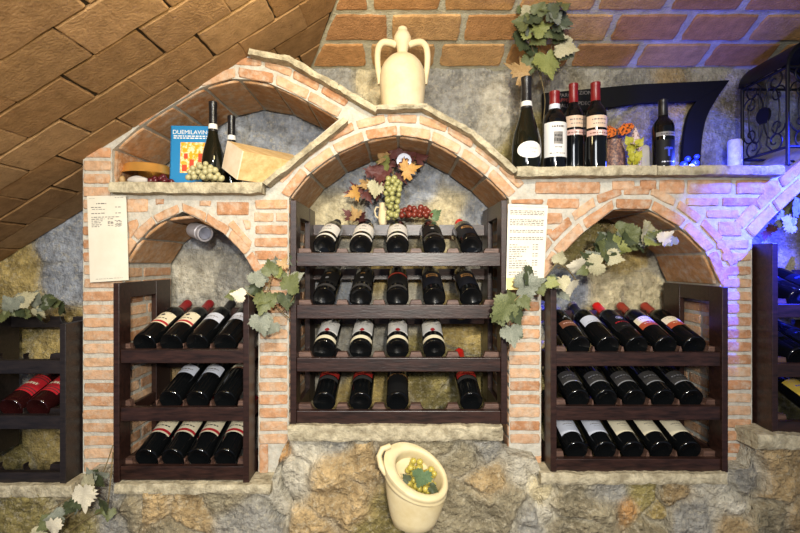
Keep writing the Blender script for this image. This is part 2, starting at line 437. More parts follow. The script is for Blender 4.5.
# ------------------------------------------------------------------ vaulted ceiling
TH = math.atan(.62); cT, sT = math.cos(TH), math.sin(TH)
def vz(X): return EYE + .9413 + .62 * X
vm = MB(); VJ = srgb(70, 58, 38)
X0, X1 = -2.0, .05
def to_v(u, d, h):        # u along the slope from X=0, d = distance from camera plane
    return (u * cT + sT * h, d - CD, EYE + .9413 + u * sT - cT * h)
rows = [1.69 - .1257 * k for k in range(0, 14)]
def seam_u(d): return (.480 - .484 * d) / cT
def bricks_strip(mb, rows, ustart, L, offs, umax, umin, to3, cols, gap, proud, bev, wob):
    for k in range(len(rows) - 1):
        d1, d0 = rows[k], rows[k + 1]
        off = offs(k); n = int((umax - umin) / L) + 3
        for i in range(-2, n):
            a = umin + off + i * L + gap / 2 + random.uniform(-.008, .008); b = umin + off + (i + 1) * L - gap / 2
            if b < umin or a > umax(k) if callable(umax) else (b < umin or a > umax): continue
            yield k, a, b, d0 + gap / 2, d1 - gap / 2
VB = [srgb(180, 142, 98), srgb(170, 132, 88), srgb(186, 150, 106), srgb(174, 138, 94)]
anchor = {0: -1.25, 1: -1.12, 2: -1.19, 3: -.901, 4: -.802, 5: -.722, 6: -.83}
for k in range(len(rows) - 1):
    d1, d0 = rows[k], rows[k + 1]
    ua = anchor.get(k, -.9 + .09 * (k % 2)) / cT; L = .2106
    for i in range(-8, 9):
        a, b = ua + i * L, ua + (i + 1) * L
        if b < -1.75 / cT: continue
        b0, b1 = min(b - .0016, seam_u(d0) - .003), min(b - .0016, seam_u(d1) - .003)
        a0 = a + .0016 + random.uniform(-.006, .006)
        if max(b0, b1) - a0 < .03: continue
        b0, b1 = max(b0, a0 + .004), max(b1, a0 + .004)
        e = random.uniform(-.001, .001)
        brick2d(vm, [(a0, d0 + .0025 + e), (b0, d0 + .0025 + e), (b1, d1 - .0025 + e), (a0, d1 - .0025 + e)], to_v, .006, jit(random.choice(VB), .07), sub=6, wob=.0014, bev=.0026, cor=.012)
pl = []
for d in (1.72, .05):
    pl += [to_v(-1.8 / cT, d, 0), to_v(seam_u(d), d, 0)]
vm.add(pl, [(0, 1, 3, 2)], VJ)
# central part of the ceiling
cm = MB(); PH = math.atan(.30); cP, sP = math.cos(PH), math.sin(PH)
def cz(d): return EYE + .735 + .30 * (1.68 - d)
def to_c(x, s, h):  # s = distance up the slope from the wall line (d=1.69)
    d = 1.69 - s * cP
    return (x, d - CD - sP * h, EYE + .732 + s * sP - cP * h)
CB = [srgb(214, 164, 106), srgb(208, 152, 96), srgb(218, 172, 116), srgb(200, 146, 96)]
starts = [-.345, -.26, -.33, -.28]
for k in range(13):
    s0, s1 = .004 + k * .1265, .004 + (k + 1) * .1265
    x = starts[k % 4] + .0
    while x < 1.75:
        ln = random.uniform(.205, .23); g = random.uniform(.018, .03)
        dd0, dd1 = 1.69 - s0 * cP, 1.69 - s1 * cP
        lo0, lo1 = seam_u(dd0) * cT + .012, seam_u(dd1) * cT + .012
        xa0, xa1 = max(x, lo0), max(x, lo1); xb = x + ln
        if xb - max(xa0, xa1) > .03:
            sk = .012 * (x > .4)
            brick2d(cm, [(xa0, s0 + .010), (xb, s0 + .010), (xb - sk, s1 - .010), (xa1 - sk, s1 - .010)], to_c, .005, jit(random.choice(CB), .09), sub=6, wob=.0022, bev=.004)
        x += ln + g
CM = srgb(214, 208, 180)
p0 = [to_c(seam_u(1.72) * cT, -.03, 0), to_c(1.9, -.03, 0), to_c(1.9, 1.6, 0), to_c(seam_u(1.69 - 1.6 * cP) * cT, 1.6, 0)]
cm.add(p0, [(0, 1, 2, 3)], CM)
struct('ceiling', vm, M['vault'], 'sloping brick vault of long tan bricks on the left', 'ceiling', attr=True)
struct('ceiling.001', cm, M['vault'], 'orange brick ceiling with thick grey mortar above the jug', 'ceiling', attr=True)

# ------------------------------------------------------------------ stone walls
def rubble(seeds, gx0, gx1, gz0, gz1, step, d, bulge, rough, mort, warp=.03, edge=.02, top=None, back=None, seedn=0.0, soft=.012):
    nx = int((gx1 - gx0) / step) + 1; nz = int((gz1 - gz0) / step) + 1
    S = np.array([(s[0], s[1]) for s in seeds]); Cs = np.array([s[2][:3] for s in seeds]); H = np.array([s[3] for s in seeds]); Q = np.array([s[4] for s in seeds])
    mb = MB(); vs = []; cols = np.zeros((nx, nz, 3)); mort = np.array(mort[:3])
    for i in range(nx):
        for j in range(nz):
            x = gx0 + i * step; z = gz0 + j * step
            if top is not None:
                zt = top(x); z = gz0 + (zt - gz0) * j / (nz - 1)
            v = Vector((x * 3, z * 3, seedn))
            wv = noise.noise_vector(v * 1.6) * warp + noise.noise_vector(v * 5) * warp * .35
            q = np.array((x + wv.x, z + wv.y))
            dist = np.sqrt(((S - q) ** 2).sum(1)) / Q
            o = np.argpartition(dist, 1)[:2]
            if dist[o[0]] > dist[o[1]]: o = o[::-1]
            e = dist[o[1]] - dist[o[0]]
            t = min(1, max(0, (e - edge * .2) / edge)); t = t * t * (3 - 2 * t)
            fb = noise.fractal(Vector((x * 9, z * 9, 3 + seedn)), .45, 2.1, 7)
            rg = abs(noise.noise(Vector((x * 14, z * 14 + x * 7, 5 + seedn))) + .5 * noise.noise(Vector((x * 40, z * 40, 9 + seedn))))
            wgt = np.exp(-(dist - dist[o[0]]) / soft); wgt /= wgt.sum()
            hh = (wgt * H).sum(); cc = (wgt[:, None] * Cs).sum(0)
            crack = max(0, .12 - rg) / .12 * min(1, hh * 1.5)
            seam = (1 - t) * max(0, min(1, noise.noise(Vector((x * 7, z * 7, 20 + seedn))) * 2 + .6))
            h = bulge * (.3 + hh) + rough * fb * (.35 + .65 * min(1, hh)) - rough * .22 * crack - bulge * .9 * seam
            vs.append((x, d - CD - h, z))
            f = 1.08 + .34 * fb - .18 * crack
            cols[i, j] = np.clip(cc * f, .01, 1) * (1 - .55 * seam) + mort * f * .55 * seam
    fs = []; cf = []
    for i in range(nx - 1):
        for j in range(nz - 1):
            fs.append((i * nz + j, (i + 1) * nz + j, (i + 1) * nz + j + 1, i * nz + j + 1)); cf.append(tuple(cols[i, j]) + (1,))
    if back is not None:       # close the top towards the back
        b = len(vs)
        for i in range(nx):
            v = vs[i * nz + nz - 1]; vs.append((v[0], back, v[2] + .004))
        for i in range(nx - 1):
            fs.append((i * nz + nz - 1, (i + 1) * nz + nz - 1, b + i + 1, b + i)); cf.append(tuple(mort) + (1,))
    mb.v = vs; mb.f = fs; mb.c = cf
    return mb

def px_seeds(lst, d): return [(wx(x, d), wz(y, d), c, h, q) for x, y, c, h, q in lst]
G = srgb(162, 160, 152); GB = srgb(160, 166, 176); Y = srgb(186, 164, 104); YG = srgb(146, 134, 84); BR = srgb(190, 164, 120); DK = srgb(152, 142, 116); CR = srgb(222, 208, 168); MO = srgb(198, 192, 174); OR = srgb(196, 150, 96)
back_l = [
 (-40, 300, YG, .6, 1), (15, 265, Y, .7, 1), (60, 240, GB, .2, 1), (70, 275, GB, .3, 1), (20, 330, YG, .5, 1), (60, 340, Y, .7, 1.1), (15, 395, G, .4, 1), (50, 445, Y, .6, 1), (15, 450, YG, .5, 1), (70, 410, YG, .4, 1), (-50, 400, YG, .5, 1.2), (-40, 470, DK, .5, 1),
 (210, 230, GB, .1, 1.3), (200, 265, MO, .1, 1.2), (235, 285, G, .2, 1), (180, 330, G, .3, 1), (230, 350, MO, .3, 1), (200, 420, G, .4, 1), (150, 400, BR, .3, 1),
 (225, 128, GB, .2, 1), (270, 125, GB, .3, 1.3), (310, 140, GB, .3, 1), (250, 165, G, .2, 1), (180, 150, G, .3, 1),
 (355, 180, GB, .3, 1), (345, 215, CR, .4, 1), (375, 200, GB, .3, 1), (420, 180, GB, .3, 1), (455, 175, GB, .2, 1), (440, 215, CR, .5, 1.2), (480, 210, GB, .4, 1), (400, 230, G, .3, 1),
 (340, 255, G, .3, 1), (380, 265, Y, .3, 1), (430, 262, Y, .4, 1), (470, 275, G, .3, 1), (330, 300, GB, .3, 1), (400, 305, MO, .3, 1), (460, 325, Y, .4, 1.2), (350, 345, G, .3, 1), (430, 370, YG, .3, 1.1), (380, 400, Y, .3, 1), (470, 400, YG, .4, 1),
 (340, 95, G, .4, 1), (375, 92, CR, .3, .8), (455, 90, G, .5, 1.4), (500, 110, MO, .3, 1.1), (540, 85, G, .5, 1), (530, 140, YG, .3, 1), (580, 95, DK, .3, 1), (620, 90, G, .4, 1), (680, 90, BR, .3, 1.1), (640, 130, DK, .4, 1), (690, 140, G, .4, 1), (740, 100, YG, .5, 1), (735, 135, GB, .4, 1), (780, 110, GB, .4, 1), (780, 150, GB, .4, 1), (600, 150, BR, .4, 1), (830, 120, G, .3, 1), (720, 70, MO, .3, 1.3), (610, 70, MO, .2, 1.3), (800, 80, BR, .4, 1),
 (590, 250, YG, .4, 1), (630, 245, Y, .4, 1), (665, 250, G, .4, 1), (575, 290, GB, .3, 1), (610, 290, CR, .7, 1), (650, 285, CR, .6, .9), (680, 275, CR, .5, .9), (600, 330, Y, .4, 1), (650, 350, G, .4, 1), (690, 330, CR, .4, 1), (620, 400, YG, .4, 1), (690, 420, Y, .4, 1),
 (765, 235, DK, .4, 1), (790, 225, YG, .4, 1), (775, 270, CR, .3, 1), (810, 290, G, .4, 1), (790, 400, YG, .4, 1.2), (790, 340, G, .4, 1), (780, 440, G, .4, 1), (800, 200, DK, .3, 1)]
bw = rubble(px_seeds(back_l, 1.69), -1.9, 2.35, EYE - .95, EYE + .82, .0088, 1.70, .010, .014, srgb(150, 148, 140), warp=.05, edge=.02, soft=.016)
struct('wall_back', bw, M['stone'], 'rough stone wall behind the racks and above the right shelf', 'wall', smooth=60, attr=True)

low_l = [
 (-30, 505, DK, .6, 1), (25, 512, YG, .8, 1.1), (62, 500, DK, .5, 1), (70, 530, YG, .6, 1), (100, 500, G, .1, .8), (112, 525, G, .2, .9),
 (135, 515, DK, .6, 1), (160, 508, BR, .9, 1.2), (195, 515, BR, .7, 1.1), (180, 545, DK, .6, 1), (232, 500, DK, .5, 1), (250, 525, G, .4, 1), (270, 488, MO, .0, .9),
 (287, 455, OR, .5, .62), (312, 447, MO, .0, .9), (300, 480, MO, .1, .8), (335, 440, G, .2, .8), (340, 500, BR, 1.1, 1.35), (366, 465, BR, 1.1, 1.25), (310, 528, BR, .8, 1), (385, 455, DK, .1, .9), (390, 500, YG, .1, 1), (375, 540, YG, .4, 1),
 (430, 440, DK, .3, 1), (462, 450, DK, .4, .9), (480, 440, G, .3, .9), (460, 505, DK, .6, 1), (498, 505, DK, 1.0, 1.35), (490, 475, BR, .9, 1.1), (525, 525, G, .8, 1.1), (520, 440, MO, .0, 1.2), (520, 470, MO, .05, .9), (545, 490, CR, .0, .8), (540, 460, MO, .0, .9), (552, 515, MO, .0, .7),
 (582, 505, DK, 1.0, 1.2), (575, 535, DK, .8, 1.1), (605, 492, G, .2, .8), (617, 515, OR, .6, .62), (640, 500, YG, .1, 1.1), (655, 520, Y, .3, .9), (675, 500, BR, .5, .9), (690, 520, G, .3, 1), (650, 540, DK, .5, 1), (715, 485, MO, .0, .9), (730, 510, MO, .1, .9), (738, 530, BR, .4, .7),
 (742, 478, G, .2, .8), (775, 485, BR, .9, 1.3), (765, 520, DK, .7, 1.1), (800, 510, BR, .7, 1.1), (830, 490, DK, .6, 1)]
tops = [(-120, 487), (70, 487), (86, 474), (110, 474), (114, 490), (266, 490), (272, 478), (284, 446), (290, 442), (500, 442), (508, 456), (538, 462), (545, 482), (724, 482), (728, 470), (752, 470), (757, 446), (900, 446)]
def low_top(x):
    px = x * F / 1.335 + HX
    for a, b in zip(tops, tops[1:]):
        if px <= b[0]: return wz(a[1] + (b[1] - a[1]) * (px - a[0]) / (b[0] - a[0]), 1.335)
    return wz(tops[-1][1], 1.335)
lw = rubble(px_seeds(low_l, 1.335), -1.55, 1.85, EYE - 1.02, EYE - .5, .0062, 1.352, .022, .016, srgb(196, 190, 172), warp=.05, edge=.02, top=low_top, back=.02, seedn=4.0)
struct('wall_lower', lw, M['stone'], 'rough rubble stone wall below the wine racks', 'wall', smooth=60, attr=True)
wbm = MB()
for i in range(46):
    for j in range(5):
        x = -2.0 + i * .095 + (j % 2) * .04; wbm.box(x + .004, x + .091, -.075 - random.uniform(0, .012), .3, j * .09 + .003, j * .09 + .087, jit(random.choice([G, BR, DK, YG]), .1))
wbm.box(-2.0, 2.35, -.066, .3, 0, .452, MO)
struct('wall_base', wbm, M['stone'], 'coursed stone footing of the wall down to the floor', 'wall', attr=True)
fl = MB(); fl.box(-2.2, 2.2, -3.2, .4, -.1, 0)
struct('floor', fl, M['floor'], 'tiled cellar floor', 'floor')

# ------------------------------------------------------------------ stone slabs (shelves, copings, ledges)
TR = [0]
def rockbar(A, B, t, y0, y1, label, amp=.004, res=.014, mtl=None, taper=.0):
    """A, B: (x,z) of the top edge; the bar hangs t below; y0..y1 deep."""
    A, B = Vector(A), Vector(B); L = (B - A).length; ux = (B - A) / L; dn = Vector((ux.y, -ux.x))
    if dn.y > 0: dn = -dn
    nx, ny, nz = max(2, int(L / res)), max(2, int((y1 - y0) / .03)), max(2, int(t / .008))
    bm = bmesh.new(); grid = {}
    def vert(i, j, k):
        if (i, j, k) not in grid:
            u, v, w = i / nx, j / ny, k / nz
            p = A + ux * (L * u) + dn * (t * w)
            n = noise.noise_vector(Vector((p.x * 28, v * 4 + TR[0] * 3.1, p.y * 28))) * amp + noise.noise_vector(Vector((p.x * 80, v * 9, p.y * 80 + TR[0]))) * amp * .5
            rnd = (.006 if k in (0, nz) else 0) if j == 0 else 0
            grid[(i, j, k)] = bm.verts.new((p.x + n.x, y0 + (y1 - y0) * v + n.y * 1.2 + rnd * .6, p.y + n.z * .8 + (0 if j else (-1 if k == 0 else (1 if k == nz else 0)) * .002)))
        return grid[(i, j, k)]
    for i in range(nx):
        for j in range(ny):
            for k in (0, nz): bm.faces.new([vert(i, j, k), vert(i + 1, j, k), vert(i + 1, j + 1, k), vert(i, j + 1, k)])
        for k in range(nz):
            for j in (0, ny): bm.faces.new([vert(i, j, k), vert(i + 1, j, k), vert(i + 1, j, k + 1), vert(i, j, k + 1)])
    for j in range(ny):
        for k in range(nz):
            for i in (0, nx): bm.faces.new([vert(i, j, k), vert(i, j + 1, k), vert(i, j + 1, k + 1), vert(i, j, k + 1)])
    mb = MB(); bm.verts.index_update()
    mb.v = [tuple(v.co) for v in bm.verts]; mb.f = [tuple(v.index for v in f.verts) for f in bm.faces]; mb.c = [(1, 1, 1, 1)] * len(mb.f); bm.free()
    TR[0] += 1
    return struct('trim_%d' % TR[0], mb, mtl or M['slab'], label, 'ledge', smooth=40)
SD = 1.357
def P2(px, py, d=SD): return (wx(px, d), wz(py, d))
yS = SD - CD
rockbar(P2(109, 181), P2(262, 181.5), .036, yS, .278, 'stone shelf slab under the blue book and wooden box')
rockbar(P2(517, 166), P2(658, 164.5), .032, yS, .278, 'stone shelf slab under the row of four upright bottles')
rockbar(P2(658.5, 164.5), P2(785, 164.5), .032, yS, .278, 'stone shelf slab under the iron lantern')
rockbar(P2(249, 47), P2(290, 55), .020, yS, .26, 'stone coping slab touching the vault on the left arch')
rockbar(P2(290, 55), P2(339, 83), .021, yS, .26, 'stone coping slab in the middle of the left arch')
rockbar(P2(339, 83), P2(378, 106), .021, yS, .26, 'stone coping slab just left of the jug')
rockbar(P2(376, 104), P2(427, 102.5), .017, yS, .26, 'flat stone coping slab under the jug')
rockbar(P2(426, 102.5), P2(474, 129), .020, yS, .26, 'stone coping slab just right of the jug')
rockbar(P2(474, 129), P2(519, 169), .020, yS, .26, 'stone coping slab sloping down to the sparkling bottle')
rockbar(P2(262, 181), P2(343, 116), .020, yS, .2, 'stone coping slab slanting up beside the wooden box')
LD = 1.322
rockbar(P2(114, 484, LD), P2(270, 484, LD), .034, LD - CD, -.0, 'stone ledge under the left rack', amp=.005)
rockbar(P2(541, 473.5, LD), P2(728, 473.5, LD), .036, LD - CD, .0, 'stone ledge under the right rack', amp=.006)
rockbar(P2(755, 434, LD), P2(850, 434, LD), .045, LD - CD - .01, .0, 'stone ledge under the rack at the right edge', amp=.008)
rockbar(P2(289, 425.5, LD), P2(502, 425.5, LD), .05, LD - CD, .0, 'stone ledge under the centre rack', amp=.006)
rockbar(P2(-90, 485.5, LD), P2(72, 485.5, LD), .04, LD - CD, .0, 'stone ledge under the rack at the left edge', amp=.006)
rockbar((wx(405, 1.215), wz(528, 1.215)), (wx(424, 1.215), wz(528, 1.215)), .06, 1.185 - CD, -.03, 'stone bracket under the ceramic urn', amp=.001)

# ------------------------------------------------------------------ bottles
TILT = math.radians(19.0); BR_ = .0347
BORD = [(0, .0075), (.010, .0066), (.020, .0036), (.0262, .0012), (.0295, .0008), (.0315, 0), (.0338, .0018), (BR_, .006), (BR_, .186), (.0340, .194), (.0322, .202), (.0282, .211), (.023, .219), (.018, .2265), (.0152, .235), (.0143, .247), (.0140, .284), (.0148, .2855), (.0148, .297), (.0120, .2985), (0, .2985)]
SPARK = [(0, .026), (.012, .024), (.026, .010), (.034, .002), (.040, 0), (.0445, .002), (.046, .008), (.0462, .075), (.0445, .096), (.0395, .122), (.0310, .150), (.0230, .177), (.0180, .200), (.0158, .222), (.0150, .25), (.0146, .284), (.0160, .287), (.0160, .304), (0, .305)]
def prof_r(prof, z):
    for (r0, z0), (r1, z1) in zip(prof[5:], prof[6:]):
        if z0 <= z <= z1 and z1 > z0: return r0 + (r1 - r0) * (z - z0) / (z1 - z0)
    return prof[-2][0]
deg = math.radians
def band(R, half, z0, z1): return MB().patch(R, -deg(half), deg(half), z0, z1, 16)
def strokes(R, half, z, h, words, seed=0):
    rr = random.Random(seed); mb = MB(); a = -half
    while a < half:
        w = rr.uniform(half * .12, half * .4); e = min(a + w, half)
        mb.patch(R, deg(a), deg(e), z, z + h * rr.uniform(.7, 1.1), 3); a = e + half * .1
    return mb
def disc_patch(R, a0, z0, ra, n=14):
    vs = [(R * math.sin(a0), -R * math.cos(a0), z0)]; 
    for i in range(n):
        a = a0 + ra / R * math.cos(2 * PI * i / n); z = z0 + ra * math.sin(2 * PI * i / n)
        vs.append((R * math.sin(a), -R * math.cos(a), z))
    return MB().add(vs, [(0, i + 1, (i + 1) % n + 1) for i in range(n)])
def ring_patch(R, a0, z0, r0, r1, n=20):
    vs = []
    for i in range(n):
        for r in (r0, r1):
            a = a0 + r / R * math.cos(2 * PI * i / n); z = z0 + r * math.sin(2 * PI * i / n)
            vs.append((R * math.sin(a), -R * math.cos(a), z))
    return MB().add(vs, [(2 * i, 2 * i + 1, (2 * i + 3) % (2 * n), (2 * i + 2) % (2 * n)) for i in range(n)])

PROTO = {}
def make_bottle(kind):
    """Empty + glass_body, capsule, label(s) with their print as sub-parts."""
    t = thing('wine_bottle', '', 'bottle')
    R1, R2, R3 = BR_ + .0004, BR_ + .0008, BR_ + .0011
    def body(m='glass'): return obj('glass_body', MB().lathe(BORD, 36), M[m], t, smooth=50)
    def cap(m, z0=.232):
        p = [(prof_r(BORD, z0) + .0005, z0), (.0152, .240), (.0149, .250), (.0147, .284), (.0156, .2855), (.0156, .2985), (.0125, .3000), (0, .3002)]
        return obj('capsule', MB().lathe(p, 24), M[m], t, smooth=50)
    def lab(m, half, z0, z1, name='label'): return obj(name, band(R1, half, z0, z1), M[m], t, smooth=60)
    def pr(l, mb, m, name='print'): return obj(name, mb, M[m], l, smooth=60)
    if kind == 'white_band':
        body(); cap('cap_black'); l = lab('white', 70, .103, .178)
        pr(l, strokes(R2, 22, .126, .0035, 3, 1), 'ink'); pr(l, band(R2, 12, .150, .157), 'softink', 'emblem'); pr(l, strokes(R2, 30, .166, .003, 3, 2), 'gold')
        lab('white', 70, .068, .083, 'lower_label')
    elif kind == 'red_dot':
        body(); cap('cap_black'); l = lab('white', 64, .105, .172)
        pr(l, disc_patch(R2, 0, .112, .0075), 'redstripe', 'red_dot'); pr(l, band(R2, 26, .163, .171), 'ink', 'emblem'); pr(l, strokes(R2, 34, .142, .002, 3, 3), 'softink')
        lab('cream', 70, .068, .084, 'lower_label')
    elif kind == 'grey_band':
        body(); cap('cap_black'); l = lab('darklabel', 64, .10, .175); pr(l, band(R2, 12, .158, .163), 'gold', 'emblem'); pr(l, disc_patch(R2, 0, .128, .006), 'silver', 'silver_seal')
        lab('greylabel', 66, .072, .086, 'lower_label')
    elif kind in ('gold_mark', 'gold_mark_red'):
        body(); cap('cap_black' if kind == 'gold_mark' else 'cap_bright'); l = lab('navy', 64, .085, .178)
        pr(l, band(R2, 32, .138, .156), 'gold', 'gold_panel'); pr(l, band(R3, 22, .142, .151), 'navy', 'panel_centre'); pr(l, strokes(R3 + .0003, 15, .145, .003, 2, 4), 'gold')
    elif kind == 'red_band':
        body(); cap('cap_black'); l = lab('darklabel', 62, .09, .16); pr(l, band(R2, 62, .155, .166), 'redlabel', 'red_band'); pr(l, strokes(R3, 40, .158, .004, 3, 5), 'rustlabel')
        lab('greylabel', 60, .066, .078, 'lower_label')
    elif kind in ('red_top', 'red_top_red'):
        body(); cap('cap_black' if kind == 'red_top' else 'cap_bright'); l = lab('redlabel', 62, .136, .160); pr(l, strokes(R2, 44, .145, .005, 3, 6), 'rustlabel')
        lab('greylabel', 62, .118, .132, 'lower_label')
    elif kind == 'copper_ring':
        body(); cap('cap_black'); lab('gold', 90, .136, .142)
        lab('darklabel', 60, .06, .14, 'lower_label')
    elif kind in ('cream_red', 'cream_red_dark'):
        body(); cap('cap_red'); l = lab('cream', 62, .108, .182)
        pr(l, band(R2, 62, .114, .1245), 'redstripe', 'red_stripe'); pr(l, disc_patch(R2, 0, .163, .0065), 'ink', 'crest'); pr(l, strokes(R2, 34, .176, .0025, 3, 7), 'softink'); pr(l, strokes(R2, 40, .138, .005, 3, 8), 'ink')
    elif kind in ('plain_white', 'plain_white_khaki'):
        body(); c = cap('cap_black'); l = lab('bluewhite', 62, .132, .178)
        if kind == 'plain_white':
            pr(l, strokes(R2, 36, .150, .006, 3, 9), 'softink'); pr(l, strokes(R2, 24, .141, .002, 3, 10), 'softink')
        else:
            pr(l, strokes(R2, 36, .138, .0025, 3, 11), 'softink'); obj('tip', MB().lathe([(.0160, .284), (.0162, .2995), (.0125, .3010), (0, .3012)], 20), M['cap_khaki'], c, smooth=50)
    elif kind == 'pale_strip':
        body(); cap('cap_black'); lab('cream', 62, .168, .184); l = lab('brownlabel', 90, .160, .164, 'neck_ring')
    elif kind == 'brown_label':
        body(); cap('cap_black'); l = lab('brownlabel', 52, .104, .142); pr(l, strokes(R2, 34, .122, .006, 3, 12), 'pink')
        k = obj('emblem', MB().add([(R1 * math.sin(a), -R1 * math.cos(a), z) for a, z in ((-.34, .158), (.34, .158), (.1, .17), (0, .178), (-.1, .168))], [(0, 1, 2, 3, 4)]), M['silver'], t)
    elif kind == 'silver_seal':
        body(); cap('cap_bright'); l = lab('darklabel', 60, .09, .18); pr(l, ring_patch(R2, 0, .160, .0085, .0105), 'silver', 'seal_ring'); pr(l, disc_patch(R2, 0, .160, .0055), 'silver', 'seal_centre')
        pr(l, strokes(R2, 38, .131, .0055, 3, 13), 'redstripe', 'red_script'); pr(l, strokes(R2, 24, .104, .0015, 2, 14), 'softink')
    elif kind == 'cream_rust':
        body(); cap('cap_brown'); l = lab('cream', 60, .138, .172); pr(l, strokes(R2, 40, .165, .002, 3, 15), 'softink'); pr(l, strokes(R2, 30, .155, .0025, 3, 16), 'softink')
        l = lab('rustlabel', 60, .110, .138, 'lower_label'); pr(l, strokes(R2, 30, .126, .003, 3, 17), 'cream')
    elif kind == 'charcoal':
        body(); cap('cap_black'); l = lab('greylabel', 62, .098, .156); pr(l, strokes(R2, 44, .130, .004, 3, 18), 'silver'); pr(l, strokes(R2, 30, .118, .002, 3, 19), 'midgrey'); pr(l, band(R2, 58, .099, .103), 'silver', 'silver_line')
    elif kind in ('picture_cool', 'picture_cream'):
        body(); cap('cap_black'); l = lab('bluewhite' if kind == 'picture_cool' else 'cream', 60, .092, .182)
        p = pr(l, band(R2, 26, .150, .172), 'midgrey', 'picture'); pr(l, band(R3, 12, .153, .162), 'ink', 'picture_dark'); pr(l, strokes(R3, 24, .163, .004, 3, 20), 'ink', 'picture_dark'); pr(l, strokes(R2, 26, .128, .003, 3, 21), 'softink'); pr(l, strokes(R2, 14, .118, .0015, 3, 22), 'softink')
    elif kind == 'red_striped':
        body('redwine'); cap('cap_red'); l = lab('redstripe', 66, .075, .160)
        for z in (.082, .092, .142, .152): pr(l, band(R2, 66, z, z + .003), 'ink', 'dark_stripe')
        pr(l, strokes(R2, 40, .112, .012, 3, 23), 'cream')
    elif kind == 'blue_dark':
        body(); cap('cap_black'); l = lab('navy', 60, .10, .16); pr(l, strokes(R2, 36, .13, .006, 3, 24), 'bluelabel')
    elif kind == 'yellow_blue':
        body(); cap('bluewhite'); l = lab('yellow', 60, .09, .17); pr(l, strokes(R2, 30, .13, .006, 3, 25), 'bluelabel')
    central = kind in ('white_band', 'red_dot', 'grey_band', 'gold_mark', 'gold_mark_red', 'red_band', 'red_top', 'red_top_red', 'copper_ring')
    def shift(o):
        for ch in o.children:
            if ch.name.split('.')[0] in ('glass_body', 'capsule'): continue
            for v in ch.data.vertices: v.co.z = (v.co.z - .068) * 1.23 + .014 if central else v.co.z - {'charcoal': .052, 'picture_cool': .045, 'picture_cream': .045}.get(kind, .03)
            shift(ch)
    shift(t)
    return t
LOOK = {'white_band': 'bottle with white label and white band', 'red_dot': 'bottle with red-dotted white label and cream band', 'grey_band': 'dark bottle with grey band and silver seal',
        'gold_mark': 'dark bottle with small gold panel', 'gold_mark_red': 'dark gold-panelled bottle with red capsule', 'red_band': 'dark bottle with thin red band', 'red_top': 'dark bottle with red label',
        'red_top_red': 'red-labelled bottle with red neck', 'copper_ring': 'dark bottle with thin copper ring', 'cream_red': 'bottle with red-striped cream label', 'plain_white': 'dark bottle with white label',
        'plain_white_khaki': 'dark bottle with white label and khaki tip', 'pale_strip': 'dark bottle with pale strip label', 'brown_label': 'dark bottle with brown label', 'silver_seal': 'black bottle with silver seal and red capsule',
        'cream_rust': 'red-capped bottle with cream and rust label', 'charcoal': 'dark bottle with charcoal label', 'picture_cool': 'dark bottle with cool white picture label', 'picture_cream': 'dark bottle with cream picture label',
        'red_striped': 'bottle with striped red label', 'blue_dark': 'blue-lit dark bottle', 'yellow_blue': 'bottle with yellow label and white neck'}
ORD = ['first', 'second', 'third', 'fourth', 'fifth']
def bottle(kind, label, loc, rot, group=None, scale=1.0):
    if kind not in PROTO:
        t = PROTO[kind] = make_bottle(kind)
    else: t = copy_tree(PROTO[kind])
    t['label'] = label
    if group: t['group'] = group
    elif 'group' in t: del t['group']
    t.location = loc; t.rotation_euler = rot; t.scale = (scale,) * 3
    return t
def racked_rot(roll): return (Matrix.Rotation(-(PI / 2 - TILT), 3, 'X') @ Matrix.Rotation(roll, 3, 'Z')).to_euler()

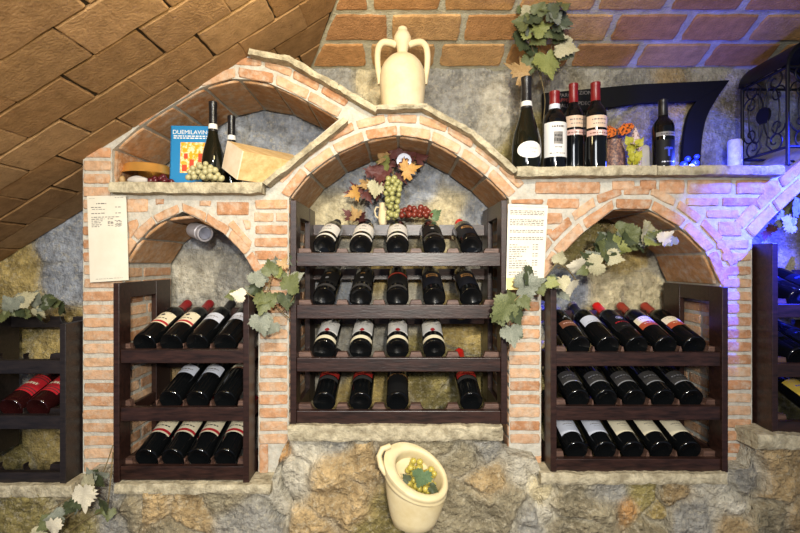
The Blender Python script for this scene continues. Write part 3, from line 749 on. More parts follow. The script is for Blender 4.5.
# ------------------------------------------------------------------ racks
BASED = 1.368          # distance of a racked bottle's base
def rack(label, x0, x1, ztop, zbot, rails, spots, group, ztop_r=None, solid=False, wood='wood', zo=.012):
    """x0..x1 outer sides; rails: world z of the top of each front rail; spots: bottle x positions per rail."""
    cx = (x0 + x1) / 2; t = thing('wine_rack', label, 'wine rack', (cx, -.065, zbot), group='dark wooden wine racks in the arches')
    Wd = M[wood]; th = .018
    yf, yb = 1.335 - CD, 1.635 - CD
    def pt(name, mb, m=Wd, parent=t): return obj(name, mb, m, parent, bevel=.0018, loc='world')
    for xs, zt in ((x0, ztop), (x1 - th, ztop_r or ztop)):
        if solid:
            pt('side_panel', MB().box(xs, xs + th, yf, yb, zbot, zt))
        else:
            pt('front_post', MB().box(xs, xs + th, yf, yf + .058, zbot, zt)); pt('back_post', MB().box(xs, xs + th, yb - .095, yb, zbot, zt))
            pt('top_rail', MB().box(xs + .001, xs + th - .001, yf + .058, yb - .095, zt - .047, zt)); pt('bottom_rail', MB().box(xs + .001, xs + th - .001, yf + .058, yb - .095, zbot, zbot + .05))
            for zr in rails[:-1]: pt('side_rail', MB().box(xs + .002, xs + th - .002, yf + .058, yb - .095, zr - .042, zr - .01))
    for zr, sp in zip(rails, spots):
        a, b = x0 + th, x1 - th
        pt('shelf_rail', MB().box(a, b, yf + .006, yf + .026, zr - .041, zr))
        # scalloped bar just behind the rail that the bottles lie in
        def scallop(zt, rad, zc, xs, z0):
            poly = [(a, z0), (b, z0), (b, zt)]
            for x in sorted(xs, reverse=True):
                hw = math.sqrt(max(1e-6, rad * rad - (zt - zc) ** 2))
                a1 = math.atan2(zt - zc, hw); a0 = a1
                lo = -PI - a1 if False else PI - a1
                n = 9
                # lower arc from right to left
                st = math.atan2(zt - zc, hw); en = -PI - st
                for i in range(n + 1):
                    an = st + (en - st) * i / n
                    poly.append((x + rad * math.cos(an), zc + rad * math.sin(an)))
            poly.append((a, zt)); return poly
        zc0 = zr + zo
        yc = yf + .030 + .011; zax = zc0 + (yc - (BASED - CD)) * math.tan(TILT)
        zt = zr + .013
        obj('cradle', MB().prism(scallop(zt, .0425, zax, sp, zr - .034), yc - .010, yc + .010), M['cradlewood'] if wood == 'wood' else Wd, t, bevel=.0012, loc='world')
        yn = yb - .028; zn = zc0 + (yn - (BASED - CD)) * math.tan(TILT)
        obj('neck_rail', MB().prism(scallop(zn + .004, .0215, zn, sp, zn - .034), yn - .009, yn + .009), Wd, t, bevel=.0012, loc='world')
    return t

def fill(rackname, rails, rows, px_rows, group, zo=.012):
    names = {2: ['top', 'bottom'], 3: ['top', 'middle', 'bottom'], 4: ['top', 'second', 'third', 'bottom']}[len(rails)]
    k = 0
    for ri, (zr, kinds, pxs) in enumerate(zip(rails, rows, px_rows)):
        pos = 0
        for kd, px in zip(kinds, pxs):
            if kd is None: continue
            lab = '%s, %s from left, %s row of %s rack' % (LOOK[kd], ORD[pos], names[ri], rackname)
            pos += 1
            x = wx(px, BASED)
            rr = random.Random(hash((ri, int(px))) % 9973)
            bottle(kd, lab, (x, BASED - CD + rr.uniform(-.0015, .002), zr + zo), racked_rot(rr.uniform(-.10, .10)), group)
def zrail(ys): return [wz(y, 1.341) for y in ys]

# centre rack
cp = [324, 360.5, 397.5, 434.5, 471.5]
cr = zrail([252.5, 305, 358, 411])
rack('wide dark wine rack under the central arch', -.326, .318, wz(200, 1.335), wz(424.5, 1.335), cr, [[wx(p, BASED) for p in cp]] * 4, None, zo=.018)
fill('centre', cr, [['white_band'] * 3 + ['grey_band', 'gold_mark_red'], ['grey_band', 'grey_band', 'red_band', 'gold_mark', 'gold_mark'], ['red_dot'] * 4 + [None], ['red_top', 'red_top', 'copper_ring', None, 'red_top_red']], [cp] * 4, 'wine bottles lying in the centre rack', zo=.018)
# left rack
lp = [[144, 170.5, 197, 225], [144, 170, 197, 225], [146, 172, 198, 225]]
lr = zrail([349.5, 407.5, 466.5])
rack('dark wine rack of three shelves between the two left brick pillars', -.851, -.448, wz(283, 1.335), wz(483, 1.335), lr, [[wx(p, BASED) for p in r] for r in lp], None, ztop_r=wz(290, 1.335))
fill('left', lr, [['cream_red', 'cream_red', 'plain_white', 'plain_white'], [None, 'plain_white', 'plain_white', 'pale_strip'], ['cream_red'] * 4], lp, 'wine bottles lying in the left rack')
# right rack
rp = [[579, 608, 637, 666, 695], [578.5, 606.5, 635, 664, 692.5], [576.5, 605, 633, 662, 690]]
rr_ = zrail([352.5, 406.5, 459])
rack('dark wine rack of three full shelves under the right arch', .447, .974, wz(287, 1.335), wz(472.5, 1.335), rr_, [[wx(p, BASED) for p in r] for r in rp], None, ztop_r=wz(287, 1.335))
fill('right', rr_, [['brown_label', 'plain_white_khaki', 'silver_seal', 'cream_rust', 'cream_rust'], ['charcoal'] * 5, ['picture_cool', 'picture_cool', 'picture_cream', 'picture_cream', 'picture_cream']], rp, 'wine bottles lying in the right rack')
# rack at the left edge
op = [-16, 10.5, 37]
orr = zrail([360, 415.5, 472.5])
rack('nearly black wine rack at the left edge of the arcade', -1.40, -.992, wz(324, 1.335), wz(484, 1.335), orr, [[wx(p, BASED) for p in op]] * 3, None, solid=True, wood='blackwood')
bottle('red_striped', 'red-labelled bottle lying leftmost in the rack at the left edge', (wx(10.5, BASED), BASED - CD, orr[1] + .012), racked_rot(.05), 'red-labelled bottles in the left edge rack')
bottle('red_striped', 'red-labelled bottle beside the side panel of the left edge rack', (wx(37, BASED), BASED - CD, orr[1] + .012), racked_rot(-.05), 'red-labelled bottles in the left edge rack')
# rack at the right edge
ep = [799, 827]
er = zrail([304, 363.5, 421.5])
rack('dark wine rack at the right edge beside the last brick pillar', 1.104, 1.50, wz(243, 1.335), wz(433, 1.335), er, [[wx(p, BASED) for p in ep + [855]]] * 3, None, solid=True)
for ri, nm in ((0, 'top'), (1, 'middle')):
    for p, w in zip(ep, ('nearest the side panel', 'second from the side panel')):
        bottle('blue_dark', 'blue-lit bottle %s, %s shelf of right edge rack' % (w, nm), (wx(p, BASED), BASED - CD, er[ri] + .012), racked_rot(.04), 'bottles in the right edge rack')
bottle('yellow_blue', 'bottle with yellow label and white neck, bottom shelf of right edge rack', (wx(827, BASED), BASED - CD, er[2] + .012), racked_rot(0), 'bottles in the right edge rack')

# ------------------------------------------------------------------ grapes and vines
SPH = {}
def berry_mesh(mkey):
    if mkey not in SPH:
        bm = bmesh.new(); bmesh.ops.create_uvsphere(bm, u_segments=14, v_segments=9, radius=1)
        me = bpy.data.meshes.new('grape'); bm.to_mesh(me); bm.free()
        for p in me.polygons: p.use_smooth = True
        me.materials.append(M[mkey]); SPH[mkey] = me
    return SPH[mkey]
def cluster(label, base, centres, r, mkey, stem=None, leaf=None, group='bunches of grapes'):
    t = thing('grape_bunch', label, 'grapes', base, group=group)
    for c in centres:
        o = bpy.data.objects.new('grape', berry_mesh(mkey)); COL.objects.link(o); o.parent = t
        o.location = Vector(c) - Vector(base); s = r * random.uniform(.88, 1.1); o.scale = (s, s, s * random.uniform(1, 1.12))
        o.rotation_euler = (random.uniform(0, 1), random.uniform(0, 1), 0)
    if stem: obj('stem', MB().tube(stem, .0018, 6), M['stem'], t, smooth=60, loc='world')
    return t

half = [(0, .04), (.08, -.08), (.19, -.14), (.24, -.08), (.34, -.11), (.36, 0), (.47, .02), (.43, .11), (.54, .20), (.46, .25), (.51, .36), (.41, .37), (.41, .48), (.31, .46), (.31, .60), (.22, .59), (.19, .73), (.12, .70), (.08, .84), (0, .95)]
maple = [(0, .02), (.05, -.05), (.20, -.16), (.19, -.05), (.44, -.08), (.36, .05), (.60, .20), (.47, .23), (.52, .36), (.36, .33), (.21, .30), (.30, .55), (.19, .52), (.21, .66), (.11, .62), (.06, .82), (0, 1.02)]
MAPLE = ('lf_gold', 'lf_maroon', 'lf_tan')
LEAFM = {}
def leaf_mesh(mkey, var):
    if (mkey, var) not in LEAFM:
        rr = random.Random(var * 17 + 3)
        hf = maple if mkey in MAPLE else half
        out = hf + [(-x, y) for x, y in reversed(hf[1:-1])]
        out = [(x * (1 + rr.uniform(-.09, .09)), y + rr.uniform(-.02, .02)) for x, y in out]
        c = (0, .28); vs = []; k1 = rr.uniform(.15, .6); k2 = rr.uniform(-.4, .35); tw = rr.uniform(-.5, .5)
        def zz(x, y): return abs(x) * k1 * .6 - k2 * (y - .3) ** 2 - .5 * x * x + tw * x * (y - .3) + .05 * math.cos(8.5 * math.atan2(x, y + .12)) * math.hypot(x, y) + .02 * math.sin(9 * x + var)
        rings = (0.0, .35, .7, 1.0); vs.append((c[0], c[1], zz(*c)))
        for rg in rings[1:]:
            for x, y in out:
                X, Y_ = c[0] + (x - c[0]) * rg, c[1] + (y - c[1]) * rg
                vs.append((X, Y_, zz(X, Y_)))
        n = len(out); fs = [(0, 1 + i, 1 + (i + 1) % n) for i in range(n)]
        for q in range(2):
            for i in range(n):
                j = (i + 1) % n; a = 1 + q * n; fs.append((a + i, a + n + i, a + n + j, a + j))
        m = len(vs); top = [(x, y, z + .012) for x, y, z in vs]
        fs2 = [tuple(m + i for i in reversed(f)) for f in fs]
        rim = [(1 + 2 * n + i, 1 + 2 * n + (i + 1) % n, m + 1 + 2 * n + (i + 1) % n, m + 1 + 2 * n + i) for i in range(n)]
        me = bpy.data.meshes.new('leaf'); me.from_pydata([tuple(v) for v in vs] + top, [], fs + fs2 + rim); me.update()
        for p in me.polygons: p.use_smooth = True
        me.set_sharp_from_angle(angle=math.radians(60))
        me.materials.append(M[mkey]); LEAFM[(mkey, var)] = me
    return LEAFM[(mkey, var)]
LBASE = Matrix(((1, 0, 0), (0, 0, -1), (0, 1, 0)))   # leaf plane -> facing the room
LN = [0]
def add_leaf(t, px, py, d, size, rot, mkey, tilt=None):
    """px,py = leaf centre; size px tall; rot degrees clockwise from tip-up in the view."""
    LN[0] += 1; rr = random.Random(LN[0] * 31)
    o = bpy.data.objects.new('leaf', leaf_mesh(mkey, LN[0] % 5)); COL.objects.link(o); o.parent = t
    s = size * d / F
    tx, ty = tilt if tilt else (rr.uniform(-.6, .6), rr.uniform(-.6, .6))
    R = Matrix.Rotation(math.radians(rot), 3, 'Y') @ LBASE @ Matrix.Rotation(tx, 3, 'X') @ Matrix.Rotation(ty, 3, 'Y')
    ctr = R @ Vector((0, .4 * s, 0))
    o.rotation_euler = R.to_euler(); o.scale = (s, s, s)
    o.location = W(px, py, d) - ctr - parent_loc[t.name]
    return o
def vine(name, label, cat, stems, leaves, group='artificial vine garlands', r=.0016, extra=None):
    b = W(*stems[0][0]); t = thing(name, label, cat, b, group=group)
    for st in stems:
        pts = [W(*p) for p in st]
        sm = []
        for i in range(len(pts) - 1):
            p0, p1, p2, p3 = pts[max(i - 1, 0)], pts[i], pts[i + 1], pts[min(i + 2, len(pts) - 1)]
            for j in range(5):
                u = j / 5; sm.append(.5 * ((2 * p1) + (p2 - p0) * u + (2 * p0 - 5 * p1 + 4 * p2 - p3) * u * u + (3 * p1 - p0 - 3 * p2 + p3) * u ** 3))
        sm.append(pts[-1])
        obj('stem', MB().tube(sm, r, 6), M['stem'], t, smooth=60, loc='world')
    for l in leaves: add_leaf(t, l[0], l[1], l[2], l[3] * .88, *l[4:])
    rr = random.Random(len(leaves) * 7 + int(stems[0][0][0]))
    pal = extra or ['lf_dark', 'lf_green', 'lf_grey']
    for l in leaves:
        add_leaf(t, l[0] + rr.uniform(-9, 9), l[1] + rr.uniform(-7, 8), l[2] + rr.uniform(.004, .014), l[3] * rr.uniform(.5, .75), l[4] + rr.uniform(-70, 70), rr.choice(pal))
    return t

# top right vine hanging from the ceiling in front of the wall
vine('vine_garland', 'vine hanging from the ceiling above the sparkling bottle', 'garland',
     [[(552, -8, 1.40), (546, 18, 1.44), (540, 45, 1.50), (541, 75, 1.53), (545, 100, 1.56), (543, 122, 1.58)], [(560, -6, 1.40), (557, 20, 1.44), (552, 45, 1.5), (546, 70, 1.53)], [(530, 40, 1.48), (536, 62, 1.52), (541, 80, 1.53)]],
     [(521, 22, 1.44, 20, -70, 'lf_green'), (528, 8, 1.42, 22, -40, 'lf_pale'), (540, 6, 1.41, 20, 20, 'lf_green'), (553, 10, 1.41, 22, 60, 'lf_dark'), (525, 30, 1.46, 20, -60, 'lf_lime'), (541, 27, 1.45, 26, 80, 'lf_lime'), (522, 44, 1.48, 26, 200, 'lf_dark'),
      (540, 40, 1.47, 22, 150, 'lf_green'), (562, 22, 1.45, 24, 100, 'lf_dark'), (558, 36, 1.47, 22, 140, 'lf_dark'), (567, 48, 1.48, 26, 115, 'lf_pale'), (517, 70, 1.5, 32, -80, 'lf_tan', (.15, .1)), (548, 66, 1.5, 34, 170, 'lf_lime', (.1, -.2)), (532, 16, 1.43, 22, -10, 'lf_dark'), (564, 4, 1.41, 20, 70, 'lf_green'), (530, 52, 1.5, 18, 190, 'lf_dark')])
# vine over the pillar between left and centre racks
vine('vine_garland', 'leafy vine over the brick pillar left of the centre rack', 'garland',
     [[(289, 318, 1.325), (282, 312, 1.33), (272, 300, 1.33), (270, 282, 1.33), (276, 270, 1.34), (286, 264, 1.35)], [(272, 300, 1.33), (256, 298, 1.31), (246, 292, 1.31)], [(270, 282, 1.33), (262, 308, 1.31), (260, 322, 1.31)], [(282, 312, 1.34), (292, 300, 1.31), (297, 285, 1.30)]],
     [(238, 295, 1.30, 17, -80, 'lf_white', (.1, .1)), (258, 277, 1.31, 22, 20, 'lf_grey'), (270, 267, 1.32, 20, -10, 'lf_green'), (264, 304, 1.30, 28, 190, 'lf_green', (.15, .1)), (262, 325, 1.30, 27, 165, 'lf_grey', (.1, -.15)), (292, 282, 1.29, 26, 35, 'lf_green'), (286, 302, 1.31, 22, 170, 'lf_dark'), (279, 270, 1.33, 16, 60, 'lf_lime'), (284, 262, 1.325, 14, 30, 'lf_tan'), (254, 290, 1.32, 18, -130, 'lf_dark')])
# vine over the sign pillar right of the centre rack
vine('vine_garland', 'leafy vine over the pillar below the longer price list', 'garland',
     [[(556, 263, 1.32), (548, 274, 1.31), (538, 284, 1.31), (522, 294, 1.30), (512, 305, 1.30), (508, 325, 1.30)], [(556, 263, 1.32), (566, 268, 1.33), (576, 280, 1.34)], [(512, 305, 1.30), (502, 312, 1.29)]],
     [(530, 284, 1.29, 34, 70, 'lf_grey', (.1, .15)), (553, 283, 1.29, 16, 110, 'lf_lime'), (501, 311, 1.28, 34, -130, 'lf_green', (.1, -.15)), (512, 336, 1.28, 26, 170, 'lf_grey', (.05, .1)), (510, 297, 1.29, 20, -20, 'lf_green'), (525, 303, 1.30, 18, 150, 'lf_green'), (517, 318, 1.29, 20, 160, 'lf_dark'), (541, 290, 1.30, 16, 160, 'lf_green'), (563, 284, 1.30, 18, 170, 'lf_pale')])
# ivy inside the right arch
vine('vine_garland', 'green ivy spray draped inside the right arch', 'garland',
     [[(558, 268, 1.35), (572, 264, 1.40), (590, 248, 1.48), (615, 240, 1.52), (640, 236, 1.48), (656, 238, 1.44), (664, 242, 1.42)], [(590, 248, 1.48), (600, 264, 1.46), (610, 262, 1.46)]],
     [(560, 257, 1.35, 17, 10, 'lf_pale'), (575, 266, 1.38, 22, -90, 'lf_white'), (592, 266, 1.42, 26, -110, 'lf_pale'), (602, 248, 1.45, 26, -60, 'lf_green'), (612, 241, 1.46, 24, -30, 'lf_dark'), (618, 247, 1.46, 28, 100, 'lf_lime'), (628, 234, 1.46, 26, 10, 'lf_green'), (637, 234, 1.45, 24, 80, 'lf_green'), (648, 232, 1.44, 28, 80, 'lf_pale'), (653, 241, 1.43, 22, 130, 'lf_lime'), (666, 237, 1.40, 19, 40, 'lf_white', (.1, .1)), (604, 254, 1.45, 22, 170, 'lf_dark'), (640, 245, 1.47, 20, 180, 'lf_dark'), (588, 258, 1.44, 22, -50, 'lf_dark'), (615, 258, 1.45, 20, 110, 'lf_pale'), (656, 236, 1.43, 18, 20, 'lf_green'), (602, 240, 1.47, 20, -20, 'lf_dark'), (570, 288, 1.37, 22, 175, 'lf_white')], r=.0018)
# ivy on the far left rack
vine('vine_garland', 'grey-green ivy lying on top of the left edge rack', 'garland',
     [[(-10, 318, 1.50), (15, 305, 1.52), (35, 303, 1.54), (60, 305, 1.56), (84, 308, 1.58)], [(35, 303, 1.54), (48, 314, 1.55), (70, 312, 1.57)]],
     [(9, 303, 1.48, 20, -30, 'lf_grey'), (28, 298, 1.5, 22, 60, 'lf_pale'), (38, 300, 1.51, 20, 110, 'lf_grey'), (3, 318, 1.48, 18, 190, 'lf_green'), (50, 302, 1.52, 20, 90, 'lf_dark'), (40, 313, 1.52, 16, 150, 'lf_pale'), (62, 309, 1.55, 18, 100, 'lf_dark'), (18, 312, 1.5, 16, -120, 'lf_dark')], r=.0014)
# pale leaves low on the left
vine('vine_garland', 'pale-leaved vine trailing from the left pillar to the ground', 'garland',
     [[(113, 445, 1.32), (104, 470, 1.29), (92, 488, 1.27), (76, 510, 1.27), (48, 532, 1.27), (35, 545, 1.27)], [(113, 452, 1.32), (110, 485, 1.285), (106, 520, 1.28)], [(92, 488, 1.27), (70, 498, 1.27), (50, 510, 1.27)], [(100, 512, 1.27), (78, 525, 1.27), (60, 540, 1.27)]],
     [(85, 498, 1.25, 30, 170, 'lf_white', (.05, .05)), (90, 482, 1.26, 26, 30, 'lf_pale'), (100, 480, 1.27, 18, 80, 'lf_dark'), (55, 517, 1.25, 20, -90, 'lf_grey', (.3, 0)), (53, 529, 1.24, 24, 180, 'lf_white'), (104, 506, 1.27, 20, 160, 'lf_dark'), (70, 508, 1.26, 18, -140, 'lf_dark'), (100, 474, 1.27, 16, -20, 'lf_grey'), (36, 536, 1.24, 20, -120, 'lf_pale'), (109, 515, 1.28, 14, 180, 'lf_green')])
# leaves in the right edge arch, lit blue
vine('vine_garland', 'blue-lit leaves hanging in the arch at the right edge', 'garland',
     [[(806, 200, 1.46), (794, 212, 1.46), (778, 222, 1.46), (764, 232, 1.47)]],
     [(788, 222, 1.43, 24, -70, 'lf_pale', (.2, .1)), (797, 208, 1.44, 24, 100, 'lf_grey'), (770, 228, 1.45, 14, -40, 'lf_maroon'), (765, 236, 1.46, 12, 190, 'lf_maroon')])

# autumn swag in the central arch, hung on the back wall
vine('autumn_swag', 'autumn leaf swag of maroon and gold leaves in the central arch', 'garland',
     [[(360, 192, 1.60), (372, 180, 1.60), (384, 165, 1.60), (400, 152, 1.60), (418, 156, 1.60), (430, 158, 1.60)], [(372, 180, 1.6), (356, 200, 1.6)]],
     [(382, 156, 1.57, 18, -50, 'lf_tan'), (390, 152, 1.56, 20, -20, 'lf_maroon'), (399, 149, 1.55, 18, 10, 'lf_maroon'), (412, 154, 1.56, 20, 50, 'lf_maroon'), (422, 157, 1.57, 20, 80, 'lf_maroon'), (411, 169, 1.525, 23, 75, 'lf_gold', (.1, .15)), (374, 172, 1.57, 22, -80, 'lf_maroon'), (381, 178, 1.56, 22, 190, 'lf_maroon'),
      (366, 186, 1.56, 20, -90, 'lf_tan'), (375, 190, 1.55, 20, 190, 'lf_pale'), (353, 194, 1.56, 18, -110, 'lf_gold'), (357, 188, 1.57, 18, -60, 'lf_maroon'), (388, 170, 1.57, 20, 170, 'lf_maroon'), (403, 178, 1.57, 16, 150, 'lf_maroon'), (384, 163, 1.57, 18, -70, 'lf_lime'), (368, 197, 1.57, 16, 160, 'lf_maroon')], group='autumn swag', extra=['lf_maroon', 'lf_maroon', 'lf_tan'])
add_leaf(vine('autumn_leaves', 'small maroon and tan leaves standing behind the second bottle', 'leaves', [[(352, 224, 1.595), (356, 218, 1.59), (358, 212, 1.59)]], [(355, 213, 1.57, 18, -20, 'lf_tan')], group='autumn swag', extra=['lf_maroon']), 361, 216, 1.58, 15, 40, 'lf_maroon')
# pale round disc in the swag, an ornament and no lamp
wf = MB().lathe([(0, -.004), (.016, -.003), (.025, .004), (.0255, .006), (.024, .007), (.012, .002), (0, .001)], 24)
o = obj('pale_disc', wf, M['bluewhite'], None, smooth=60); tag(o, 'pale round disc among the autumn leaves in the central arch', 'ornament'); o.name = 'round_disc'
o.location = W(404, 161, 1.545); o.rotation_euler = (PI / 2, 0, 0)

def drop(px, py, d, spread_x, height, n, r, seed):      # centres of a hanging tapering bunch
    rr = random.Random(seed); out = []; tries = 0
    while len(out) < n and tries < 9000:
        tries += 1; t = rr.random(); z = -t * height; w = spread_x * (1 - .55 * t) * (.5 + .5 * min(1, t * 5))
        a = rr.uniform(0, 2 * PI); q = math.sqrt(rr.random()); c = Vector((math.cos(a) * w * q, math.sin(a) * w * q * .8, z))
        if all((c - o_).length > r * 1.55 for o_ in out): out.append(c)
    base = W(px, py, d); return base, [base + c for c in out]
b, cs = drop(393, 178, 1.565, .036, .142, 46, .0098, 3)
cluster('long hanging bunch of green grapes in the central arch', b, cs, .0098, 'g_green', stem=[b + Vector((0, .01, .035)), b + Vector((0, .005, .015)), b + Vector((0, 0, -.10))])
def heap(px, py, d, lx, ly, lz, n, r, seed, slope=0.0):
    rr = random.Random(seed); out = []; tries = 0; base = W(px, py, d)
    while len(out) < n and tries < 12000:
        tries += 1; u, v = rr.uniform(-1, 1), rr.uniform(-1, 1)
        if u * u + v * v > 1: continue
        z = r + rr.random() * max(0, lz - r) * (1 - (u * u + v * v)) * (1 - .4 * slope * u)
        c = Vector((u * lx, v * ly, z))
        if all((c - o_).length > r * 1.6 for o_ in out): out.append(c)
    return base, [base + c for c in out]
# red grapes lying on the back rail of the centre rack
nz = cr[0] + .018 + ((1.635 - CD - .028) - (BASED - CD)) * math.tan(TILT) + .004
b = Vector((wx(416, 1.61), 1.600 - CD, nz + .022))
bb, cs = heap(416, 222, 1.61, .075, .020, .048, 34, .0098, 5); cs = [c - bb + b for c in cs]
t = cluster('bunch of red grapes on the back rail of the centre rack', b, cs, .0098, 'g_red', stem=[b + Vector((-.06, 0, .012)), b + Vector((0, 0, .02)), b + Vector((.07, 0, .012))])
add_leaf(t, 437, 214, 1.575, 13, 60, 'lf_teal')

# ------------------------------------------------------------------ small jug behind the grapes in the central arch
b = Vector((wx(383, 1.612), 1.612 - CD, nz + .001))
t = thing('small_jug', 'small pale clay jug on the back rail behind the green grapes', 'jug', b)
obj('body', MB().lathe([(0, 0), (.013, 0), (.016, .01), (.0175, .03), (.015, .052), (.013, .066), (.015, .078), (.0125, .078), (.011, .066), (0, .03)], 24), M['terracotta'], t, smooth=50)
obj('handle', MB().tube([(-.014, 0, .062), (-.024, 0, .064), (-.030, 0, .05), (-.026, 0, .032), (-.017, 0, .024)], .0028, 8), M['terracotta'], t, smooth=60)

# ------------------------------------------------------------------ amphora jug at the crown
AD = 1.47; zb = wz(102.8, SD) + .002
ab = Vector((wx(402.5, AD), AD - CD, zb)); k = AD / F
t = thing('two_handled_jug', 'large cream clay jug with two handles at the crown of the arcade', 'jug', ab)
def Z(py): return max(0, wz(py, AD) - zb)
prof = [(0, 0), (19.5 * k, 0), (20.5 * k, .006), (22.5 * k, Z(90)), (23 * k, Z(82)), (22 * k, Z(73)), (19 * k, Z(65)), (13.5 * k, Z(58.5)), (8 * k, Z(55.5)), (5.5 * k, Z(54)), (5.3 * k, Z(51)), (6.6 * k, Z(46)), (8.6 * k, Z(41)), (8.4 * k, Z(37)), (6.4 * k, Z(33)), (5.0 * k, Z(31)), (5.0 * k, Z(29.5)), (4.2 * k, Z(27.8)), (0, Z(27.5))]
prof = [(p.x, p.y) for p in smooth_curve(prof[2:-1], 4)]
obj('body', MB().lathe([(0, 0), (19.5 * k, 0)] + prof + [(0, Z(27.5))], 48), M['terracotta'], t, smooth=60)
for s in (-1, 1):
    pts = [(s * 6 * k, 0, Z(45)), (s * 12 * k, 0, Z(43)), (s * 19 * k, 0, Z(42.5)), (s * 23.5 * k, 0, Z(47)), (s * 25 * k, 0, Z(56)), (s * 24.5 * k, 0, Z(68)), (s * 23 * k, 0, Z(78)), (s * 22 * k, 0, Z(86))]
    sm = []
    for i in range(len(pts) - 1):
        p0, p1, p2, p3 = [Vector(pts[max(0, min(len(pts) - 1, i + q))]) for q in (-1, 0, 1, 2)]
        for j in range(4):
            u = j / 4; sm.append(.5 * ((2 * p1) + (p2 - p0) * u + (2 * p0 - 5 * p1 + 4 * p2 - p3) * u * u + (3 * p1 - p0 - 3 * p2 + p3) * u ** 3))
    obj('handle', MB().tube(sm, [3.6 * k * (1 - .25 * i / len(sm)) for i in range(len(sm))], 12), M['terracotta'], t, smooth=70)

# ------------------------------------------------------------------ ceramic urn with grapes (bottom)
UD = 1.215
ub = Vector((wx(413, UD), UD - CD, wz(526, UD)))
t = thing('ceramic_urn', 'cream ceramic urn with slanted mouth filled with grapes below the centre rack', 'urn', ub)
def uP(px, py, dd=0): return W(px, py, UD + dd) - ub
def urn_ring(c, ax, bx, n=40): return [c + ax * math.cos(2 * PI * i / n) + bx * math.sin(2 * PI * i / n) for i in range(n)]
kk = UD / F
# rim: long axis runs from upper left to lower right, tipped towards the viewer
rimc = uP(415.5, 470.5, .0); rim_a = Vector((28.5 * kk, -.012, -10 * kk)); rim_b = Vector((2 * kk, .058, 13.5 * kk))
basec = uP(413.5, 525, .0); base_a = Vector((20.5 * kk, 0, -1 * kk)); base_b = Vector((0, 15 * kk, 0))
um = MB(); rings = []
def lerp_ring(tt, sc, up=0.0):
    e = tt ** 1.15
    c = basec.lerp(rimc, tt); a = base_a.lerp(rim_a, e) * sc; b_ = base_b.lerp(rim_b, e ** 1.6) * sc
    return urn_ring(c, a, b_)
seq = [(0, .0), (0, .9), (.02, 1.0), (.15, 1.10), (.3, 1.15), (.45, 1.17), (.6, 1.17), (.72, 1.15), (.76, 1.14), (.78, 1.17), (.84, 1.165), (.86, 1.14), (.93, 1.14), (.98, 1.14)]
for tt, sc in seq: rings.append(lerp_ring(tt, max(sc, .001)))
nrm = rim_a.cross(rim_b).normalized(); nrm = -nrm if nrm.y > 0 else nrm
for sc, up, ox in ((1.11, .003, 0), (1.04, .0045, .5), (.94, .005, 2.2), (.86, .003, 3.2), (.82, -.002, 3.6), (.80, -.012, 3.4), (.78, -.04, 3), (.70, -.07, 2)):
    rings.append(urn_ring(rimc + nrm * up + Vector((ox * kk, 0, -.25 * ox * kk)), rim_a * sc, rim_b * sc))
inner_c = rimc.lerp(basec, .85)
rings.append(urn_ring(rimc.lerp(basec, .5), rim_a * .66, rim_b * .66)); rings.append(urn_ring(inner_c, rim_a * .45, rim_b * .45)); rings.append(urn_ring(inner_c, rim_a * .001, rim_b * .001))
n = 40; vs = [p for r in rings for p in r]; fs = []
for i in range(len(rings) - 1):
    for j in range(n): fs.append((i * n + j, i * n + (j + 1) % n, (i + 1) * n + (j + 1) % n, (i + 1) * n + j))
um.add(vs, fs); obj('body', um, M['urn'], t, smooth=50)
hp = [uP(386, 474, -.005), uP(381, 466, 0), uP(379, 456, .01), uP(382, 449, .02), uP(390, 446, .03)]
obj('handle', MB().tube(hp, .008, 10), M['urn'], t, smooth=60)
# grapes in its mouth
rr = random.Random(11); gb = rimc + ub - nrm * .012; cs = []; tries = 0
while len(cs) < 62 and tries < 14000:
    tries += 1; u, v = rr.uniform(-.36, .60), rr.uniform(-.60, .60)
    if u * u + v * v > .36: continue
    c = gb + Vector((4.5 * kk, 0, -1 * kk)) + rim_a * u + rim_b * v + nrm * rr.uniform(-.045, .006)
    if all((c - q).length > .0135 for q in cs): cs.append(c)
g = cluster('bunch of yellow grapes inside the ceramic urn', gb, cs, .0083, 'g_yellow')
add_leaf(g, 421, 479, UD - .048, 21, 200, 'lf_teal', (-.2, .1)); add_leaf(g, 406, 478, UD - .03, 10, -40, 'lf_dark'); add_leaf(g, 434, 489, UD - .04, 11, 110, 'lf_dark')

